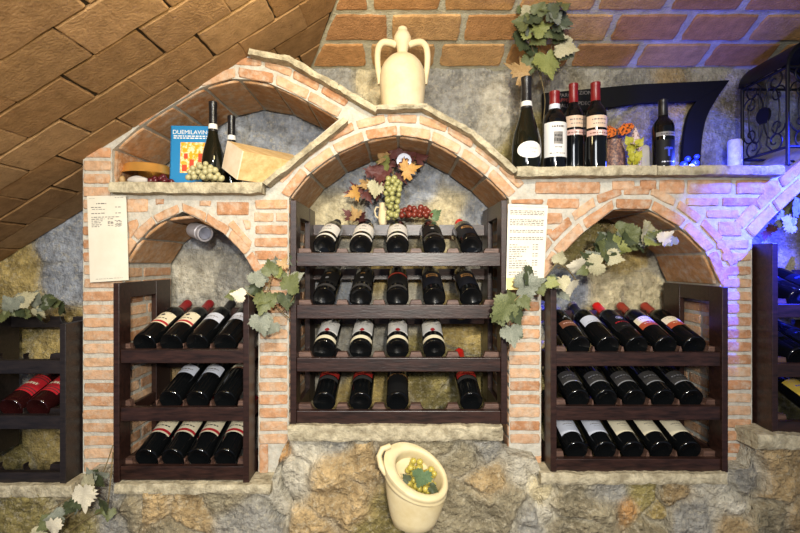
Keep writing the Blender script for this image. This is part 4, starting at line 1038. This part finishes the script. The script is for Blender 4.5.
# ------------------------------------------------------------------ price lists on the pillars
def sheet(label, quad, d, lines, seed, extra=None):
    q = [W(x, y, d) for x, y in quad]; b = q[3]
    t = thing('price_list', label, 'sign', b, group='paper price lists')
    nx, nz_ = 8, 16; vs = []; fs = []
    def at(u, v, off=0.0):
        p = q[0].lerp(q[1], u).lerp(q[3].lerp(q[2], u), v)
        return p + Vector((0, -.006 * math.sin(u * PI) * .3 - .010 * v * v * u * .5 - off, 0))
    for i in range(nx + 1):
        for j in range(nz_ + 1): vs.append(at(i / nx, j / nz_))
    for i in range(nx):
        for j in range(nz_): fs.append((i * (nz_ + 1) + j, (i + 1) * (nz_ + 1) + j, (i + 1) * (nz_ + 1) + j + 1, i * (nz_ + 1) + j + 1))
    m = len(vs); vs2 = vs + [v + Vector((0, .0008, 0)) for v in vs]; fs2 = fs + [tuple(m + k_ for k_ in reversed(f)) for f in fs]
    obj('paper', MB().add(vs2, fs2), M['paper'], t, smooth=60, loc='world')
    rr = random.Random(seed); mb = MB()
    def bar(u0, u1, v, h):
        mb.add([at(u0, v, .0006), at(u1, v, .0006), at(u1, v + h, .0006), at(u0, v + h, .0006)], [(0, 1, 2, 3)])
    for v, u0, u1, h, price in lines:
        u = u0
        while u < u1:
            w = rr.uniform(.025, .10); e = min(u + w, u1); bar(u, e, v + rr.uniform(-.001, .001), h); u = e + .022
        if price: bar(price, price + .045, v, h); bar(price + .07, price + .14, v, h)
    obj('lettering', mb, M['softink'], t, loc='world')
    if extra: extra(t, at)
    return t
Lns = [(.02, .72, .94, .005, None), (.085, .24, .50, .012, None), (.13, .10, .38, .009, .72), (.155, .12, .46, .006, None), (.20, .10, .46, .009, .72)]
Lns += [(.245 + .022 * i, .10, u1, .008, p) for i, (u1, p) in enumerate([(.84, None), (.44, .52), (.40, .70), (.34, .52), (.36, .70), (.30, .70)])]
Lns += [(.30 + .022 * i, .52, .66, .007, .74) for i in range(3)] + [(.965, .16, .86, .004, None), (.03, .05, .2, .003, None)]
sheet('cream price list hanging on the leftmost brick pillar', [(87, 196), (126, 195.5), (129.5, 280), (90, 282.5)], 1.384, Lns, 3)
Rns = []
for blk in ([.07, .09, .11], [.175, .195, .215, .235], [.30, .32], [.385, .405]):
    Rns += [(v, .06, .92, .010, None) for v in blk]
Rns += [(.47 + .027 * i, .06, u1, .010, p) for i, (u1, p) in enumerate([(.26, .66), (.56, .66), (.5, .66), (.48, None), (.36, .66), (.4, .66), (.24, None), (.5, .66), (.56, .66), (.44, .66), (.5, None)])] + [(.79, .06, .6, .01, .66), (.82, .06, .5, .01, .66), (.025, .05, .95, .003, None)]
def foot(t, at):
    mb = MB().add([at(0.0, .86, .0009), at(.62, .86, .0009), at(.60, 1.0, .0009), at(.02, 1.0, .0009)], [(0, 1, 2, 3)])
    obj('yellowed_strip', mb, M['yellowpaper'], t, loc='world')
sheet('long white price list densely printed on the pillar right of the centre rack', [(508, 204), (548, 205.5), (543, 288), (506, 290)], 1.318, Rns, 5, foot)

# ------------------------------------------------------------------ spotlight in the left arch
t0 = W(199, 231.5, 1.50); t = thing('spotlight', 'small grey cylindrical spotlight fixed inside the left arch', 'lamp', t0)
ax = (W(216, 237, 1.44) - W(193, 229, 1.54)).normalized()
R = ax.to_track_quat('Z', 'Y').to_euler(); t.rotation_euler = R
obj('housing', MB().lathe([(0, -.045), (.018, -.045), (.026, -.036), (.027, .022), (0.0245, .024), (.0245, .030), (.0265, .031), (.0265, .044), (.022, .045), (.021, .036), (0, .036)], 32), M['lampgrey'], t, smooth=40)
obj('lens', MB().lathe([(.0195, .0365), (.019, .043), (.013, .041), (.008, .0385), (0, .0380)], 28), M['lampface'], t, smooth=40)

# ------------------------------------------------------------------ things on the left shelf
zsl = wz(181, SD) + .004
# blue book leaning on the back
bx0, bx1, bd = wx(171, 1.485), wx(209, 1.485), 1.478
t = thing('book', 'blue wine guide book standing on the left shelf', 'book', ((bx0 + bx1) / 2, bd - CD, zsl), rot=(math.radians(-3), 0, math.radians(3)))
bw_, bh = (bx1 - bx0), wz(126, 1.49) - zsl
obj('cover', MB().box(-bw_ / 2, bw_ / 2, 0, .003, 0, bh).box(-bw_ / 2, bw_ / 2, .023, .026, 0, bh).box(-bw_ / 2, -bw_ / 2 + .003, 0, .026, 0, bh), M['bookblue'], t)
obj('pages', MB().box(-bw_ / 2 + .003, bw_ / 2 - .003, .0032, .0228, .002, bh - .003), M['pages'], t)
text('title', 'DUEMILAVINI', .0195, M['white'], t, (.002, -.0006, bh - .022))
st = MB()
rr = random.Random(2)
for row in range(2):
    x = -bw_ / 2 + .010
    while x < bw_ / 2 - .008:
        w = rr.uniform(.004, .012); st.box(x, min(x + w, bw_ / 2 - .006), -.0006, 0, bh - .036 - row * .007, bh - .0325 - row * .007); x += w + .003
obj('subtitle', st, M['white'], t)
p = obj('cover_picture', MB().box(-.030, .050, -.0007, 0, .045, bh - .055), M['bookart'], t)
am = MB()
for i, (x, z, w, h) in enumerate([(-.024, .05, .016, .022), (.0, .06, .014, .03), (.022, .05, .02, .018), (-.018, .092, .012, .018), (.028, .082, .016, .028)]): am.box(x, x + w, -.0011, -.0007, z, z + h)
obj('picture_figures', am, M['bookred'], p)

def standing(kind, px, d, zsh, label, build, group):
    t = thing('wine_bottle', label, 'bottle', (wx(px, d), d - CD, zsh), group=group); build(t); return t
def spark(t, h=.305, foil=.195, q=1.0):
    s = h / .305; pr = [(r * q, z * s) for r, z in SPARK]
    obj('glass_body', MB().lathe(pr, 40), M['greenglass'], t, smooth=50)
    z0 = foil * s
    fp = [(prof_r(pr, z0) + .0008, z0)] + [(prof_r(pr, z0 + i * (h - z0 - .01) / 6) + .0010, z0 + i * (h - z0 - .01) / 6) for i in range(1, 7)] + [(.0178 * q, h - .008), (.0178 * q, h + .001), (.014 * q, h + .003), (0, h + .003)]
    obj('foil', MB().lathe(fp, 28), M['cap_foil'], t, smooth=50)
    zn = z0 + .008
    obj('neck_label', MB().lathe([(prof_r(pr, zn) + .0014, zn), (prof_r(pr, zn + .016) + .0014, zn + .016)], 28), M['white'], t, smooth=60)
    return pr
shelfL = 'upright bottles on the left shelf'
b1 = standing('spark', 213, 1.435, zsl, 'dark green sparkling wine bottle beside the blue book', lambda t: spark(t, .260, q=.74), shelfL)
b2 = standing('spark', 231.5, 1.53, zsl, 'dark bottle with black foil standing behind the wooden box', lambda t: spark(t, .246, q=.74), shelfL)
# wooden box
ta = math.radians(48); A = Vector((math.cos(ta), math.sin(ta), 0)); Hh = Vector((math.sin(ta), -math.cos(ta), 0)); Up = Vector((0, 0, 1))
top = W(228.5, 138.5, 1.40)
e1 = (Hh * .093 - Up * .048); e2 = (-Hh * .036 - Up * .080)
corner = [top, top + e1, top + e1 + e2, top + e2]
low = min(c.z for c in corner); dz = zsl + .001 - low if low < zsl + .02 else 0
corner = [c + Vector((0, 0, dz)) for c in corner]
b = corner[2]
t = thing('wooden_box', 'pale pine wine box lying tilted on the left shelf', 'box', b, group=None)
LB = .235
bb = MB().add([c for c in corner] + [c + A * LB for c in corner], [(0, 1, 5, 4), (1, 2, 6, 5), (2, 3, 7, 6), (3, 0, 4, 7), (4, 5, 6, 7)]); obj('box_body', bb, M['lightwood'], t, bevel=.001, loc='world')
eb = MB().add([c - A * .004 for c in corner] + [c for c in corner], [(0, 1, 2, 3), (0, 1, 5, 4), (1, 2, 6, 5), (2, 3, 7, 6), (3, 0, 4, 7)]); obj('end_panel', eb, M['endgrain'], t, loc='world')
# brass dish, stones, dark grapes, olive grapes
t = thing('brass_dish', 'shallow upturned brass dish resting at the left end of the shelf', 'dish', (wx(148, 1.49), .09, wz(174, 1.47)))
rb = 23 * 1.49 / F
obj('body', MB().lathe([(0, .031), (rb * .82, .031), (rb * .88, .029), (rb * .92, .024), (rb * .98, .004), (rb * 1.02, .001), (rb * 1.0, -.001), (rb * .95, .002), (rb * .86, .026), (0, .027)], 44), M['brass'], t, smooth=35)
obj('knob', MB().lathe([(0, .030), (.004, .030), (.005, .033), (.004, .0375), (0, .038)], 14), M['brass'], t, smooth=60)
def pebble(name, label, loc, sx, sy, sz, m, cat, seed):
    bm = bmesh.new(); bmesh.ops.create_icosphere(bm, subdivisions=3, radius=1)
    for v in bm.verts:
        n_ = noise.noise_vector(v.co * 1.7 + Vector((seed, 0, 0))); v.co = Vector(((v.co.x + n_.x * .2) * sx, (v.co.y + n_.y * .2) * sy, (v.co.z + n_.z * .2) * sz))
    zmin = min(v.co.z for v in bm.verts); bmesh.ops.translate(bm, verts=bm.verts, vec=(0, 0, -zmin))
    me = bpy.data.meshes.new(name); bm.to_mesh(me); bm.free()
    for p in me.polygons: p.use_smooth = True
    me.materials.append(m); o = bpy.data.objects.new(name, me); COL.objects.link(o); o.location = loc; return tag(o, label, cat)
pebble('white_shell', 'long white shell lying under the brass dish', (wx(138, 1.44), 1.44 - CD, zsl), .034, .015, .013, M['palestone'], 'shell', 2)
pebble('small_pebble', 'small round tan pebble at the shelf end beside the shell', (wx(122.5, 1.43), 1.43 - CD, zsl), .009, .009, .013, M['lf_tan'], 'stone', 5)
b, cs = heap(161, 181, 1.45, .038, .02, .026, 16, .0095, 8); dzz = zsl - b.z; b = b + Vector((0, 0, dzz)); cs = [c + Vector((0, 0, dzz)) for c in cs]
cluster('dark red grapes lying under the edge of the brass dish', b, cs, .0095, 'g_dark')
b, cs = heap(204, 181, 1.381, .054, .017, .060, 56, .0088, 9); dzz = zsl - b.z; b = b + Vector((0, 0, dzz)); cs = [c + Vector((0, 0, dzz)) for c in cs]
cluster('dusty olive grape bunch on the shelf in front of the sparkling bottle', b, cs, .0088, 'g_olive')

# ------------------------------------------------------------------ things on the right shelf
zsr = wz(164.5, SD) + .004
shelfR = 'upright bottles on the right shelf'
def pros(t):
    pr = spark(t, .297, .20)
    vs = [(0, 0, 0)]; n_ = 24; Rr = .0470
    mb = MB(); c0 = .055; vs = [(0, -Rr, c0)]
    for rg in (1/6, 2/6, 3/6, 4/6, 5/6, 1):
        for i in range(n_):
            a = .92 * rg * math.cos(2 * PI * i / n_); vs.append((Rr * math.sin(a), -Rr * math.cos(a), c0 + .0265 * rg * math.sin(2 * PI * i / n_)))
    mb.add(vs, [(0, 1 + i, 1 + (i + 1) % n_) for i in range(n_)] + [(1 + q * n_ + i, 1 + q * n_ + n_ + i, 1 + q * n_ + n_ + (i + 1) % n_, 1 + q * n_ + (i + 1) % n_) for q in range(5) for i in range(n_)])
    l = obj('label', mb, M['white'], t, smooth=60)
    obj('print', strokes(Rr + .0005, 24, .058, .003, 3, 31), M['midgrey'], l); obj('print', strokes(Rr + .0005, 20, .046, .002, 3, 32), M['midgrey'], l)
standing('spark', 526.5, 1.455, zsr, 'big sparkling wine bottle with white oval label on the right shelf', pros, shelfR)
def bord(capm, labs, s=.985, q=1.0):
    def f(t):
        pr = [(r * q, z * s) for r, z in BORD]
        obj('glass_body', MB().lathe(pr, 40), M['glass'], t, smooth=50)
        z0 = .236 * s
        obj('capsule', MB().lathe([(prof_r(pr, z0) + .0006, z0), (.0153 * q, z0 + .006), (.0148 * q, .284 * s), (.0157 * q, .2856 * s), (.0157 * q, .2985 * s), (.0125 * q, .300 * s), (0, .3002 * s)], 24), M[capm], t, smooth=50)
        for name, m, half_, z_0, z_1, prs in labs:
            l = obj(name, band(BR_ * q + .0004, half_, z_0, z_1), M[m], t, smooth=60)
            for kind_, a_, z_, h_, m_ in prs:
                mm = strokes(BR_ * q + .0010, a_, z_, h_, 3, int(z_ * 9000)) if kind_ == 's' else band(BR_ * q + .0008, a_, z_, z_ + h_)
                obj('print' if kind_ == 's' else 'picture', mm, M[m_], l, smooth=60)
    return f
def b2f(t):
    bord('cap_red', [('label', 'white', 74, .043, .156, [('s', 30, .138, .007, 'softink'), ('b', 22, .084, .040, 'midgrey'), ('s', 20, .092, .012, 'ink'), ('s', 18, .108, .008, 'ink'), ('s', 18, .072, .004, 'softink'), ('s', 40, .053, .003, 'softink')])], .888, 1.1)(t)
    obj('neck_label', MB().lathe([(.0184, .206), (.0178, .212), (.0174, .222)], 24), M['bluewhite'], t, smooth=60)
standing('b', 554.5, 1.49, zsr, 'red-capped bottle with large white picture label beside the sparkling bottle', b2f, shelfR)
rose = lambda o: [('label', 'pinkcream', 72, .138 + o, .177 + o, [('s', 40, .162 + o, .004, 'softink'), ('s', 34, .149 + o, .003, 'softink')]), ('lower_label', 'pink', 72, .112 + o, .130 + o, [('b', 9, .113 + o, .014, 'white'), ('s', 50, .118 + o, .004, 'brownlabel')])]
standing('b', 573.5, 1.54, zsr, 'red-capped bottle with pinkish label, third from left on right shelf', bord('cap_red', rose(.017), 1.04), shelfR)
standing('b', 595.5, 1.485, zsr, 'red-capped bottle with pinkish label, rightmost of the four together', bord('cap_red', rose(0), .98), shelfR)
standing('b', 663, 1.56, zsr, 'small dark bottle with black neck standing before the blue lamp', bord('cap_black', [('label', 'midgrey', 66, .132, .146, [('s', 40, .137, .003, 'ink')]), ('lower_label', 'darklabel', 66, .03, .12, [('s', 22, .085, .008, 'bluelabel'), ('b', 6, .062, .03, 'bluelabel'), ('s', 36, .042, .004, 'silver')])], .88), shelfR)

# black arched frame board leaning on the wall
FD = 1.655
def fp(px, py): return (wx(px, FD), wz(py, FD))
t = thing('black_frame', 'black painted wooden frame board standing against the wall behind the bottles', 'frame', (wx(640, FD), FD - CD, zsr))
yb0, yb1 = FD - CD, FD - CD + .018
fr = MB().prism([fp(543, 93), fp(640, 84), fp(730, 80), fp(697, 101), fp(640, 103), fp(547, 116), fp(543, 116)], yb0, yb1)
obj('top_board', fr, M['blueframe'], t, bevel=.001, loc='world')
zl = zsr
outerR = smooth_curve([(730, 80), (718, 97), (708, 115), (703, 135), (701, 160)], 4); innerR = smooth_curve([(697, 101), (690, 112), (686, 128), (684, 145), (683, 160)], 4)
leg = [fp(p.x, p.y) for p in outerR] + [(fp(701, 160)[0], zl), (fp(683, 160)[0], zl)] + [fp(p.x, p.y) for p in reversed(innerR)]
obj('leg', MB().prism(leg, yb0 + .002, yb1 - .002), M['blueframe'], t, loc='world')
obj('leg', MB().prism([fp(543, 114), (fp(543, 114)[0], zl), (fp(548, 114)[0], zl), fp(548, 114)], yb0 + .002, yb1 - .002), M['blueframe'], t, loc='world')
def ftext(body, px, py, size, m): text('lettering', body, size, M[m], t, W(px, py, FD) - parent_loc[t.name] + Vector((0, -.0012, 0)), align='LEFT')
ftext('PARCO', 558.5, 95.5, .019, 'chalk'); ftext('ZIONE', 579, 93, .019, 'chalk')
ftext('APPENN', 557.5, 100.5, .018, 'chalkred'); ftext('PALI', 558, 106, .019, 'chalk'); ftext('PDEC', 578, 103.5, .019, 'chalk')

# ornaments between the bottles
b = Vector((wx(614, 1.60), 1.60 - CD, zsr))
o = obj('speckled_jar', MB().lathe([(0, 0), (.028, 0), (.036, .02), (.038, .06), (.033, .10), (.024, .125), (.026, .135), (.022, .136), (.02, .12), (0, .10)], 32), M['speckle'], None, smooth=60); o.location = b; tag(o, 'brown speckled jar right of the last red-capped bottle', 'jar')
t = thing('butterfly_ornament', 'orange and black butterfly ornament on a stick above the speckled jar', 'ornament', b + Vector((.03, .0, 0)))
obj('stick', MB().tube([(0, .045, 0), (.0, .045, .12), (.0, .045, .19)], .0016, 6), M['stem'], t, smooth=60)
for s, sc in ((-1, 1.0), (1, .95)):
    w = [(0, .185), (s * .025, .200), (s * .055, .192), (s * .064, .178), (s * .05, .162), (s * .03, .156), (s * .014, .160), (0, .170)]
    if s > 0: w = [(x, z + .018 * x / .06) for x, z in w]
    obj('wing', MB().prism(w, .040 - .0, .0425), M['orange'], t)
obj('body', MB().tube([(0, .041, .152), (0, .040, .17), (0, .041, .192)], [.002, .0035, .0015], 8), M['ink'], t, smooth=60)
t = thing('spiral_shell', 'pinkish speckled pointed shell standing behind the yellow sprig', 'shell', (wx(631, 1.60), 1.60 - CD - .03, zsr))
obj('body', MB().lathe([(0, 0), (.014, 0), (.019, .04), (.021, .09), (.017, .125), (.010, .15), (.004, .168), (0, .176)], 20), M['shell'], t, smooth=60)
b = W(634, 164, 1.50); b.z = zsr
t = thing('yellow_sprig', 'yellow-green plant sprig between the shell and the small bottle', 'plant', b)
obj('stem', MB().tube([(0, 0, 0), (-.002, .002, .04), (.006, 0, .095)], .002, 6), M['sprig'], t, smooth=60)
rr = random.Random(4)
for i in range(22):
    o = bpy.data.objects.new('leaf', leaf_mesh('sprig', i % 3)); COL.objects.link(o); o.parent = t
    z = .015 + .09 * i / 22; a = rr.uniform(0, 2 * PI); o.location = (.012 * math.cos(a), .008 * math.sin(a), z); s = rr.uniform(.018, .03); o.scale = (s, s, s)
    o.rotation_euler = (rr.uniform(.6, 1.6), rr.uniform(-.8, .8), a)
pebble('round_stone', 'pale rounded stone behind the yellow sprig beside the small bottle', (wx(646, 1.62), 1.62 - CD, zsr), .034, .016, .062, M['palestone'], 'stone', 9)
# blue lamp cluster
t = thing('blue_lamp', 'glowing blue glass lamp cluster at the foot of the black frame', 'lamp', (wx(690, 1.585), 1.585 - CD, zsr))
obj('base', MB().lathe([(0, 0), (.02, 0), (.022, .006), (.006, .012), (.005, .03), (0, .03)], 20), M['iron'], t, smooth=40)
for i, (x, z, r_, m_) in enumerate([(-.022, .045, .012, 'blueglow'), (.016, .05, .012, 'blueglow'), (0, .036, .010, 'whiteglow'), (-.008, .066, .009, 'blueglow'), (.012, .028, .009, 'whiteglow'), (-.018, .026, .009, 'blueglow'), (.024, .074, .008, 'blueglow')]):
    obj('bulb', MB().lathe([(r_ * math.sin(PI * q / 10), -r_ * math.cos(PI * q / 10)) for q in range(11)], 16, (x, -.004 * (i % 3), z)), M[m_], t, smooth=60)
obj('wire', MB().tube([(0, 0, .02), (-.02, 0, .04), (-.008, 0, .066), (.016, 0, .05), (.024, 0, .074)], .0012, 6), M['iron'], t, smooth=60)
# white block candle
o = obj('candle', MB().lathe([(0, 0), (.021, 0), (.0225, .004), (.022, .129), (.019, .136), (.010, .134), (0, .132)], 28), M['candle'], None, smooth=50); o.location = (wx(735, 1.60), 1.60 - CD, zsr); tag(o, 'thick white candle standing left of the iron lantern', 'candle')

# wrought iron lantern
lx, ly0, ly1 = 1.236, .035, .225
lz0, lz1 = wz(160, 1.62), wz(88, 1.62)
t = thing('iron_lantern', 'black wrought iron lantern with scrollwork at the right end of the shelf', 'lantern', (lx + .11, (ly0 + ly1) / 2, zsr))
wdt = .22
def lt(name, mb, m='iron'): return obj(name, mb, M[m], t, smooth=50, loc='world')
for X, Yy in ((lx, ly0), (lx, ly1), (lx + wdt, ly0), (lx + wdt, ly1)):
    lt('post', MB().tube([(X, Yy, zsr + .012), (X, Yy, lz1)], .0055, 8))
    dy = -1 if Yy == ly0 else 1
    sp = [(X, Yy, lz0 + .004)] + [(X + .013 + (.013 - .0009 * q) * math.cos(PI - q * .5), Yy, zsr + .020 + (.013 - .0009 * q) * math.sin(PI + q * .5)) for q in range(0, 11)]
    lt('foot_scroll', MB().tube(sp, .0038, 6))
for z in (lz0, lz1 - .004):
    for a, b in (((lx, ly0), (lx, ly1)), ((lx, ly0), (lx + wdt, ly0)), ((lx + wdt, ly0), (lx + wdt, ly1)), ((lx, ly1), (lx + wdt, ly1))):
        lt('rail', MB().tube([(a[0], a[1], z), (b[0], b[1], z)], .0048, 8))
# arched roof band (barrel running front to back)
rf = MB(); nn = 16; vs = []; fs = []
for i in range(nn + 1):
    a = PI - PI * i / nn; x = lx + wdt / 2 + (wdt / 2 + .006) * math.cos(a); z = lz1 + .088 * math.sin(a)
    for yy in (ly0 - .008, ly1 + .006):
        for th_ in (0, .004): vs.append((x + th_ * math.cos(a), yy, z + th_ * math.sin(a)))
for i in range(nn):
    b = i * 4; fs += [(b, b + 4, b + 6, b + 2), (b + 1, b + 3, b + 7, b + 5), (b, b + 1, b + 5, b + 4), (b + 2, b + 6, b + 7, b + 3)]
rf.add(vs, fs); lt('roof', rf)
for yy in (ly0, ly1): lt('arch_bar', MB().tube([(lx + wdt / 2 + wdt / 2 * math.cos(PI - PI * i / nn), yy, lz1 + .084 * math.sin(PI * i / nn)) for i in range(nn + 1)], .0055, 8))
def scroll(c, r, a0, turns, flip, to3):
    pts = []
    for i in range(30):
        f = i / 29; rr_2 = r * (1 - .8 * f); a = a0 + flip * turns * 2 * PI * f
        pts.append(to3(c[0] + rr_2 * math.cos(a), c[1] + rr_2 * math.sin(a)))
    return pts
def panel(to3, w, h):
    cx_, cz_ = w / 2, h / 2
    lt('medallion', MB().add(*(lambda P: (P, [tuple(range(20))] + [tuple(range(20, 40))[::-1]] + [(i, (i + 1) % 20, 20 + (i + 1) % 20, 20 + i) for i in range(20)]))([to3(cx_ + .028 * math.cos(2 * PI * i / 20), cz_ + .028 * math.sin(2 * PI * i / 20), .004) for i in range(20)] + [to3(cx_ + .028 * math.cos(2 * PI * i / 20), cz_ + .028 * math.sin(2 * PI * i / 20), -.004) for i in range(20)])))
    f = lambda a, b: to3(a, b, 0)
    for sx in (-1, 1):
        for sz in (-1, 1):
            pts = [f(cx_ + sx * .02, cz_ + sz * .02), f(cx_ + sx * w * .22, cz_ + sz * h * .30), f(cx_ + sx * w * .40, cz_ + sz * h * .30)]
            lt('scroll', MB().tube(scroll((cx_ + sx * w * .30, cz_ + sz * h * .20), w * .16, 0 if sx > 0 else PI, 1.2, sz * sx, f), .0026, 6))
            lt('scroll', MB().tube(scroll((cx_ + sx * w * .24, cz_ + sz * h * .38), w * .18, PI / 2 * sz, 1.1, -sz * sx, f), .0026, 6))
            lt('curl_bar', MB().tube([f(cx_ + sx * .015, cz_ + sz * .015), f(cx_ + sx * w * .10, cz_ + sz * h * .24), f(cx_ + sx * w * .06, cz_ + sz * h * .40), f(cx_ + sx * w * .2, cz_ + sz * h * .5)], .0026, 6))
    for sx in (-1, 1): lt('ring', MB().tube([f(cx_ + sx * w * .17 + w * .17 * math.cos(2 * PI * i / 24), cz_ + h * .33 * math.sin(2 * PI * i / 24)) for i in range(24)], .0024, 6, closed=True))
hh = lz1 - lz0
panel(lambda a, b, c: (lx + c, ly0 + a, lz0 + b), ly1 - ly0, hh)
panel(lambda a, b, c: (lx + a, ly0 + c, lz0 + b), wdt, hh)

# ------------------------------------------------------------------ light
def light(name, kind, loc, energy, col, size=.1, target=None, spot=None, blend=.5, size_y=None):
    l = bpy.data.lights.new(name, kind); l.energy = energy; l.color = col
    if kind == 'AREA':
        l.size = size
        if size_y: l.shape = 'RECTANGLE'; l.size_y = size_y
    else: l.shadow_soft_size = size
    if kind == 'SPOT': l.spot_size = math.radians(spot); l.spot_blend = blend
    o = bpy.data.objects.new(name, l); COL.objects.link(o); o.location = loc
    if target is not None: o.rotation_euler = (Vector(target) - Vector(loc)).to_track_quat('-Z', 'Y').to_euler()
    return o
light('ceiling_lamp', 'SPOT', (.25, -1.75, EYE + .95), 135, (1, .92, .78), .05, target=(-.18, 0, EYE - .1), spot=94, blend=1)
light('front_lamp', 'SPOT', (.15, -2.1, EYE + .30), 175, (1, .93, .80), .05, target=(-.12, 0, EYE - .30), spot=86, blend=1)
light('fill_light', 'AREA', (-.3, -2.6, EYE + .6), 36, (.95, .97, 1), .8, target=(-.1, 0, EYE - .2), size_y=.6)  # added area fill behind the camera for flat brightness, no actual fixture
light('left_lamp', 'POINT', (-.80, -.70, EYE + .10), 2.5, (1, .76, .36), .06)
light('top_lamp', 'POINT', (-.22, -.50, EYE + .60), 6.0, (1, .80, .40), .05)
light('blue_spot', 'SPOT', (1.75, -.75, EYE + .70), 2100, (.02, .035, 1), .04, target=(1.27, 0, EYE + .17), spot=34, blend=.9)
light('blue_glow', 'POINT', (wx(690, 1.55), .13, zsr + .05), 6, (.04, .07, 1), .02)
w = bpy.data.worlds.new('World'); SC.world = w; w.use_nodes = True
bg = w.node_tree.nodes['Background']; bg.inputs['Color'].default_value = (.55, .66, 1, 1); bg.inputs['Strength'].default_value = .24

# ------------------------------------------------------------------ camera
cam = bpy.data.cameras.new('Camera'); cam.sensor_width = 36; cam.lens = F / 800 * 36; cam.shift_y = -3.5 / 800; cam.clip_start = .02
co = bpy.data.objects.new('Camera', cam); COL.objects.link(co); co.location = (0, -CD, EYE); co.rotation_euler = (PI / 2, 0, 0)
SC.camera = co
SC.view_settings.view_transform = 'Standard'; SC.view_settings.look = 'None'; SC.view_settings.gamma = 1; SC.view_settings.exposure = -0.15
SC.view_settings.use_curve_mapping = False
